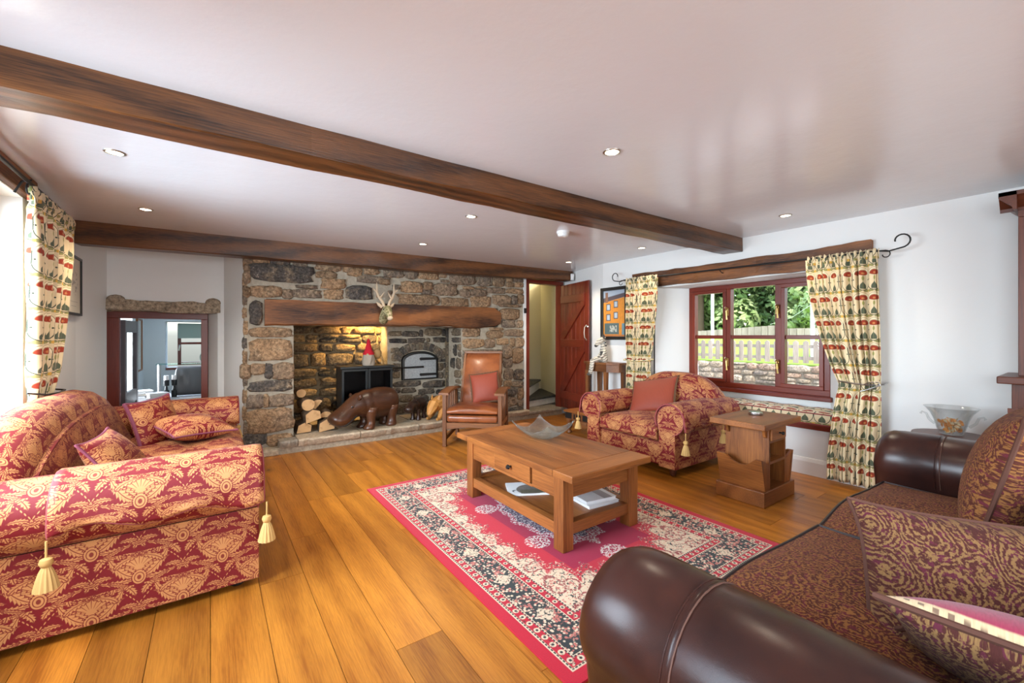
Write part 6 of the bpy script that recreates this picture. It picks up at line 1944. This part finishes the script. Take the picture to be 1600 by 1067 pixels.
for s in (-1, 1):
    MB().tube([(s * 0.050, -0.08, 0.075), (s * 0.085, -0.075, 0.105), (s * 0.115, -0.07, 0.135)], [0.018, 0.020, 0.004], 8).build('ear', 'deer_bone', dh, True)
    MB().ell((s * 0.052, -0.135, 0.045), (0.010, 0.010, 0.011), 8, 6).build('eye', 'black_paint', dh, True)
    an = MB().tube([(s * 0.028, -0.09, 0.085), (s * 0.045, -0.085, 0.14), (s * 0.088, -0.075, 0.20), (s * 0.112, -0.07, 0.265), (s * 0.108, -0.068, 0.335), (s * 0.112, -0.066, 0.375)], [0.018, 0.017, 0.016, 0.014, 0.010, 0.003], 8).build('antler', 'deer_bone', dh, True)
    MB().tube([(s * 0.075, -0.078, 0.185), (s * 0.050, -0.085, 0.22), (s * 0.022, -0.09, 0.262)], [0.014, 0.011, 0.003], 7).build('tine', 'deer_bone', an, True)
    MB().tube([(s * 0.112, -0.07, 0.262), (s * 0.138, -0.075, 0.282), (s * 0.160, -0.08, 0.305)], [0.012, 0.009, 0.003], 7).build('tine', 'deer_bone', an, True)

# ------------------------------------------------------------------ garden beyond the window
struct(MB().box(5.02, 8.05, -8, 14, -0.15, -0.02).build('ground_patio', 'patio'))
struct(MB().prism([(8.35, 0.0), (8.35, 0.78), (11.0, 1.28), (13.5, 1.35), (40, 1.6), (40, 0.0)], -14, 30).build('ground_lawn', 'grass'))
gw = thing('garden_wall', 'low rubble stone retaining wall outside the window', 'garden wall', (0, 0, 0))
MB().box(8.03, 8.36, 0.2, 6.6, -0.05, 0.76).build('core', 'mortar', gw)
rg = random.Random(13)
Mg = Matrix.Translation((8.03, 0, 0)) @ Euler((0, 0, -PI / 2)).to_matrix().to_4x4()   # local -y -> world -x
for (a, b, c, d) in rubble(-6.5, -0.3, -0.03, 0.80, rg, 0.08, 0.17, 0.16, 0.46, 0.007):
    m = stone(a, b, c, d, rg.uniform(0.02, 0.06), rg, lambda x: 0.0)
    m.v = [tuple(Mg @ Vector(p)) for p in m.v]
    m.build('stone', 'garden_stone', gw, True, angle=180)
pf = thing('picket_fence', 'pale weathered picket fence on top of the garden wall', 'fence', (0, 0, 0))
k = 0
y = 1.2
while y < 6.4:
    MB().prism([(y, 0.82), (y + 0.082, 0.82), (y + 0.082, 1.175), (y + 0.041, 1.205), (y, 1.175)], 8.17, 8.19, 'yz').build('picket', FENCE[2], pf)
    y += 0.152
for z in (0.90, 1.10): MB().box(8.192, 8.225, 1.1, 6.5, z - 0.03, z + 0.03).build('rail', FENCE[1], pf)
bf = thing('board_fence', 'tall pale board fence beyond the picket fence', 'fence', (0, 0, 0))
y = 2.4
while y < 9.5:
    zt_ = 1.36 + 0.10 * math.sin((y - 2.4) * 0.75 + 0.3) if y < 4.3 else 1.55 - (y - 4.3) * 0.062
    MB().box(11.0, 11.025, y, y + 0.145, 1.1, zt_).build('board', FENCE[2], bf)
    y += 0.155
for z in (1.32,): MB().box(11.026, 11.06, 2.4, 9.5, z - 0.04, z + 0.04).build('rail', FENCE[1], bf)
for (x, y, z1, lab) in ((9.6, 5.33, 2.7, 'tall white post left of the window mullion'), (9.0, 3.10, 1.90, 'shorter white washing-line post seen in the right pane')):
    o = thing('washing_line_post', lab, 'post', (x, y, 0.9))
    MB().tube([(0, 0, 0), (0, 0, z1 - 0.9)], 0.035, 12).build('pole', 'pole_white', o, True)
    MB().lathe([(0.04, z1 - 0.91), (0.04, z1 - 0.895), (0.01, z1 - 0.885)], n=12).build('cap', 'pole_white', o)
tag(MB().tube([(9.0, 3.10, 1.87), (9.8, 3.75, 1.66), (10.6, 4.5, 1.55)], 0.006, 5).build('washing_line', 'pole_white'), 'thin washing line sloping down from the right post', 'line')
# garden chair: plastic back with slots showing above the sill
gc = thing('garden_chair', 'white plastic garden chair back just outside the window', 'garden chair', (6.6, 3.85, -0.02), math.radians(70))
arcp = [(0.24 * math.cos(a), 0.86 + 0.10 * math.sin(a)) for a in [PI * k / 14 for k in range(15)]]
for k in range(7):
    x = -0.20 + 0.058 * k
    MB().box(x, x + 0.034, 0.28, 0.30, 0.45, 0.86 + 0.085 * math.sqrt(max(0, 1 - ((x + 0.017) / 0.24) ** 2))).build('slat', 'garden_chair_white', gc)
MB().tube([(0.24, 0.29, 0.42)] + [(p[0], 0.29, p[1]) for p in arcp] + [(-0.24, 0.29, 0.42)], 0.022, 8).build('back_frame', 'garden_chair_white', gc, True)
MB().box(-0.24, 0.24, -0.22, 0.30, 0.40, 0.43).build('seat', 'garden_chair_white', gc, bevel=0.01)
for (x, y) in ((-0.2, -0.2), (0.2, -0.2), (-0.2, 0.26), (0.2, 0.26)): MB().box(x - 0.02, x + 0.02, y - 0.02, y + 0.02, 0, 0.40).build('leg', 'garden_chair_white', gc)
# trees
def tree(label, c, r, h, mat, seed, n=9000, base=1.3):
    o = thing('tree', label, 'tree', (c[0], c[1], base), group='trees beyond the garden fence')
    rg = random.Random(seed)
    blobs = []
    for k in range(26):
        a = rg.uniform(0, 2 * PI); t = rg.random(); rr = r * (0.35 + 0.6 * rg.random()) * (1 - 0.35 * t)
        blobs.append((rr * math.cos(a), rr * math.sin(a), h * (0.12 + 0.82 * t), r * rg.uniform(0.26, 0.42)))
    m = MB()
    for k in range(n):
        b = blobs[k % len(blobs)]
        d = Vector((rg.gauss(0, 1), rg.gauss(0, 1), rg.gauss(0, 1))).normalized()
        p = Vector(b[:3]) + d * b[3] * rg.uniform(0.75, 1.05)
        nrm = (d + Vector((rg.uniform(-.6, .6), rg.uniform(-.6, .6), rg.uniform(-.2, .8)))).normalized()
        t1 = nrm.cross(Vector((rg.uniform(-1, 1), rg.uniform(-1, 1), rg.uniform(-1, 1)))).normalized(); t2 = nrm.cross(t1)
        s = rg.uniform(0.07, 0.14)
        i0 = len(m.v)
        m.v += [tuple(p + t1 * s), tuple(p + t2 * s * 0.5), tuple(p - t1 * s), tuple(p - t2 * s * 0.5 - nrm * s * 0.2)]
        m.face((i0, i0 + 1, i0 + 2, i0 + 3))
    f = m.build('foliage', mat, o); f['kind'] = 'stuff'
    MB().tube([(0, 0, 0), (0.05, 0.02, h * 0.3), (0, 0.05, h * 0.6)], [0.16, 0.13, 0.06], 10).build('trunk', 'trunk_bark', o, True)
    return o
tree('pale green tree seen through the left panes', (13.4, 7.9), 1.9, 4.2, 'leaf_light', 1)
tree('broad mid green tree behind the window mullion', (14.4, 5.9), 2.1, 5.0, 'leaf_mid', 2)
tree('dark green tree behind the middle panes', (15.2, 4.2), 2.2, 5.2, 'leaf_dark', 3)
tree('low yellowish tree in front of the dark ones, right panes', (12.9, 3.9), 1.1, 2.1, 'leaf_light', 4, 5000)
tree('dense tree at the right edge of the window view', (15.0, 2.2), 2.2, 5.0, 'leaf_mid', 5)
tree('tall dark tree in the wood behind, left', (17.0, 7.6), 2.6, 6.2, 'leaf_dark', 6)
tree('tall green tree in the wood behind, centre', (18.0, 4.9), 2.8, 6.8, 'leaf_mid', 7)
tree('wide dark tree beyond the far left of the window view', (15.5, 10.2), 2.4, 5.5, 'leaf_dark', 9)
tree('tall green tree in the wood behind, far left', (19.0, 11.0), 3.0, 7.0, 'leaf_mid', 10)
tree('tall dark tree in the wood behind, right', (18.0, 2.0), 2.8, 6.6, 'leaf_dark', 8)

# ------------------------------------------------------------------ study beyond the alcove opening
OZ = -0.28
struct(MB().box(-2.3, 2.0, 6.42, 9.9, OZ - 0.1, OZ).build('floor_study', 'office_floor'))
struct(MB().box(-2.3, 2.0, 6.42, 9.9, 2.1, 2.2).build('ceiling_study', 'ceiling_paint'))
mb = MB()
WX0, WX1, WZ0, WZ1 = -0.47, 0.55, 0.76, 1.50
mb.box(-2.3, WX0 - 0.15, 9.30, 9.75, OZ, 2.1); mb.box(WX1 + 0.1, 2.0, 9.30, 9.75, OZ, 2.1); mb.box(WX0 - 0.15, WX1 + 0.1, 9.30, 9.75, OZ, 0.70); mb.box(WX0 - 0.15, WX1 + 0.1, 9.30, 9.75, WZ1 + 0.03, 2.1)
struct(mb.build('wall_study_far', 'office_paint'))
mb = MB()
mb.box(-1.02, -0.90, 8.05, 9.3, OZ, 2.1); mb.box(-1.02, -0.90, 6.45, 8.05, 1.75, 2.1); mb.box(-1.02, -0.90, 6.45, 7.0, OZ, 1.75); mb.box(-1.02, -0.90, 7.0, 8.05, OZ, 0.5)  # side opening added to let the study fill light in
struct(mb.build('wall_study_left', 'office_paint'))
struct(MB().box(1.9, 2.0, 6.42, 9.75, OZ, 2.1).build('wall_study_right', 'office_paint'))
W3 = struct(MB().box(WX0, WX1, 9.62, 9.68, WZ0, WZ0 + 0.05).build('window_3', MAHO[0]))
for a in ((WX0, WX1, WZ1 - 0.05, WZ1), (WX0, WX0 + 0.05, WZ0 + 0.05, WZ1 - 0.05), (WX1 - 0.05, WX1, WZ0 + 0.05, WZ1 - 0.05), (0.02, 0.07, WZ0 + 0.05, WZ1 - 0.05), (WX0 + 0.05, 0.02, 1.13, 1.17), (0.07, WX1 - 0.05, 1.13, 1.17)):
    MB().box(a[0], a[1], 9.62, 9.68, a[2], a[3]).build('frame', MAHO[2], W3)
MB().box(WX0 + 0.05, WX1 - 0.05, 9.648, 9.652, WZ0 + 0.05, WZ1 - 0.05).build('pane', 'window_glass', W3)
MB().box(WX0 - 0.14, WX1 + 0.09, 9.28, 9.62, 0.70, 0.74).build('window_sill', MAHO[0], W3)
MB().tube([(WX0 + 0.03, 9.61, 1.12), (WX0 + 0.03, 9.58, 1.10), (WX0 + 0.02, 9.575, 1.02)], 0.012, 8).build('window_handle', 'brushed_nickel', W3)
bl = thing('roman_blind', 'pale green roman blind folded over the study window', 'blind', (0.04, 9.56, 1.24))
for k in range(4):
    MB().box(-0.50, 0.50, -0.012 - 0.012 * k, 0.0 - 0.012 * k + 0.008, 0.0 + 0.035 * k, 0.07 + 0.065 * k if k == 3 else 0.06 + 0.035 * k).build('fold', 'blind_cloth', bl)
# door frame of the opening
df = struct(MB().box(-0.915, -0.80, 6.20, 6.30, OZ, 1.475).build('door_2', MAHO[2], bevel=0.004))
MB().box(-0.085, -0.02, 6.20, 6.30, OZ, 1.475).build('door_jamb', MAHO[2], df, bevel=0.004)
MB().box(-0.915, -0.02, 6.20, 6.30, 1.475, 1.56).build('door_head', MAHO[0], df, bevel=0.004)
gd = thing('glazed_door', 'dark grey glazed door standing open inside the study opening', 'door', (-0.785, 6.33, OZ), math.radians(86))
DW = 0.62
for a in ((0, 0.075, 0.0, 1.72), (DW - 0.075, DW, 0.0, 1.55)): MB().box(a[0], a[1], -0.02, 0.02, a[2] + 0.01, 1.74).build('stile', 'door_grey', gd, bevel=0.003)
for z in (0.01, 0.78, 1.60): MB().box(0.075, DW - 0.075, -0.018, 0.018, z, z + 0.14).build('rail', 'door_grey', gd)
MB().box(0.075, DW - 0.075, -0.003, 0.003, 0.92, 1.60).build('pane', 'window_glass', gd); MB().box(0.075, DW - 0.075, -0.008, 0.008, 0.15, 0.78).build('panel', 'door_grey', gd)
pc = thing('framed_chart', 'tall framed chart on the study wall seen through the opening', 'picture', (-0.895, 8.62, 1.14))
for a in ((-0.26, 0.26, 0.38, 0.40), (-0.26, 0.26, -0.40, -0.38), (-0.26, -0.24, -0.38, 0.38), (0.24, 0.26, -0.38, 0.38)): MB().box(0.0, 0.025, *a).build('frame', PINE[2], pc)
q = MB(); q.v = [(0.008, -0.24, -0.38), (0.008, 0.24, -0.38), (0.008, 0.24, 0.38), (0.008, -0.24, 0.38)]; q.face((0, 1, 2, 3), [(0, 0), (1, 0), (1, 1), (0, 1)]); q.build('print', 'cutting_sheet', pc)
dk = thing('glass_desk', 'glass-topped desk with raised glass shelf in the study', 'desk', (0, 0, OZ))
MB().box(-0.86, 0.9, 6.95, 7.75, 0.725, 0.745).build('desk_top', 'grey_print', dk)
for (x, y) in ((-0.80, 7.0), (-0.80, 7.7), (0.85, 7.0), (0.85, 7.7)): MB().tube([(x, y, 0), (x, y, 0.724)], 0.025, 10).build('leg', 'steel', dk)
MB().box(-0.60, 0.80, 7.45, 7.72, 1.165, 1.175).build('glass_shelf', 'shelf_glass', dk)
for x in (-0.57, -0.05, 0.75): MB().tube([(x, 7.6, 0.746), (x, 7.6, 1.164)], 0.022, 10).build('shelf_post', 'steel', dk)
DT = OZ + 0.746
mo = thing('covered_monitor', 'monitor under a crumpled dark grey cover on the study desk', 'monitor', (-0.03, 7.28, DT))
lo = []
rg = random.Random(9)
for k in range(13):
    x = -0.36 + 0.62 * k / 12
    lo.append([(x - 0.03, -0.03 + rg.uniform(-.02, .02), 0.0), (x, -0.05 + rg.uniform(-.02, .02), 0.12), (x, -0.03 + rg.uniform(-.018, .018), 0.26), (x, 0.0, 0.40 + rg.uniform(-.006, .006)), (x, 0.06, 0.40), (x, 0.10, 0.0)])
cv = MB().loft(lo).build('cover', 'grey_cloth', mo, True, angle=180); sb = cv.modifiers.new('Sub', 'SUBSURF'); sb.levels = 2; sb.render_levels = 2
bi = 0
rg = random.Random(17)
for x, y, n_ in ((-0.74, 7.25, 5), (-0.56, 7.12, 3)):
    z = DT
    for k in range(n_):
        h = rg.uniform(0.014, 0.03); w = rg.uniform(0.09, 0.12); d = rg.uniform(0.10, 0.14)
        o = thing('book', 'papers and books piled on the study desk, %s' % (('bottom one by the glazed door', 'second one up by the glazed door', 'middle one by the glazed door', 'fourth one up by the glazed door', 'top one by the glazed door')[k] if n_ == 5 else ('lowest one before the monitor', 'middle one before the monitor', 'top one before the monitor')[k]), 'book', (x, y, z), rg.uniform(-0.4, 0.4), 'books piled on the study desk')
        MB().box(-w, w, -d, d, 0, h - 0.003).build('pages', 'white_paper', o)
        MB().box(-w - 0.003, w + 0.003, -d - 0.003, d + 0.003, h - 0.003, h).build('cover', ('grey_print', 'dark_piping', 'potpourri_tan', 'white_paper', 'pale_paper')[(k + n_) % 5], o)
        z += h + 0.0005
for k, (x, y, lab) in enumerate(((-0.47, 7.22, 'left of two small white candles on the study desk'), (-0.39, 7.24, 'right of two small white candles on the study desk'))):
    o = thing('candle_jar', lab, 'candle', (x, y, DT), group='candles on the study desk')
    MB().lathe([(0.0001, 0.0), (0.03, 0.0), (0.032, 0.09), (0.02, 0.10), (0.012, 0.15), (0.03, 0.155), (0.032, 0.23)], n=14).build('holder', 'black_paint', o, True)
    MB().lathe([(0.0001, 0.231), (0.026, 0.231), (0.026, 0.29), (0.0001, 0.292)], n=14).build('candle', 'white_paper', o, True)
o = thing('round_plate', 'round green decorative plate on the study window sill', 'plate', (-0.02, 9.36, 0.741))
MB().lathe([(0.0001, 0.0), (0.09, 0.006), (0.13, 0.02), (0.128, 0.026), (0.0001, 0.012)], n=28, M=rotm((0, 0, 0.16), PI / 2, 0, 0)).build('plate', 'blind_cloth', o, True)
MB().tube([(-0.10, -0.04, 0.0), (0.0, 0.0, 0.05), (0.10, -0.04, 0.0)], 0.008, 6).build('stand', 'dark_piping', o)
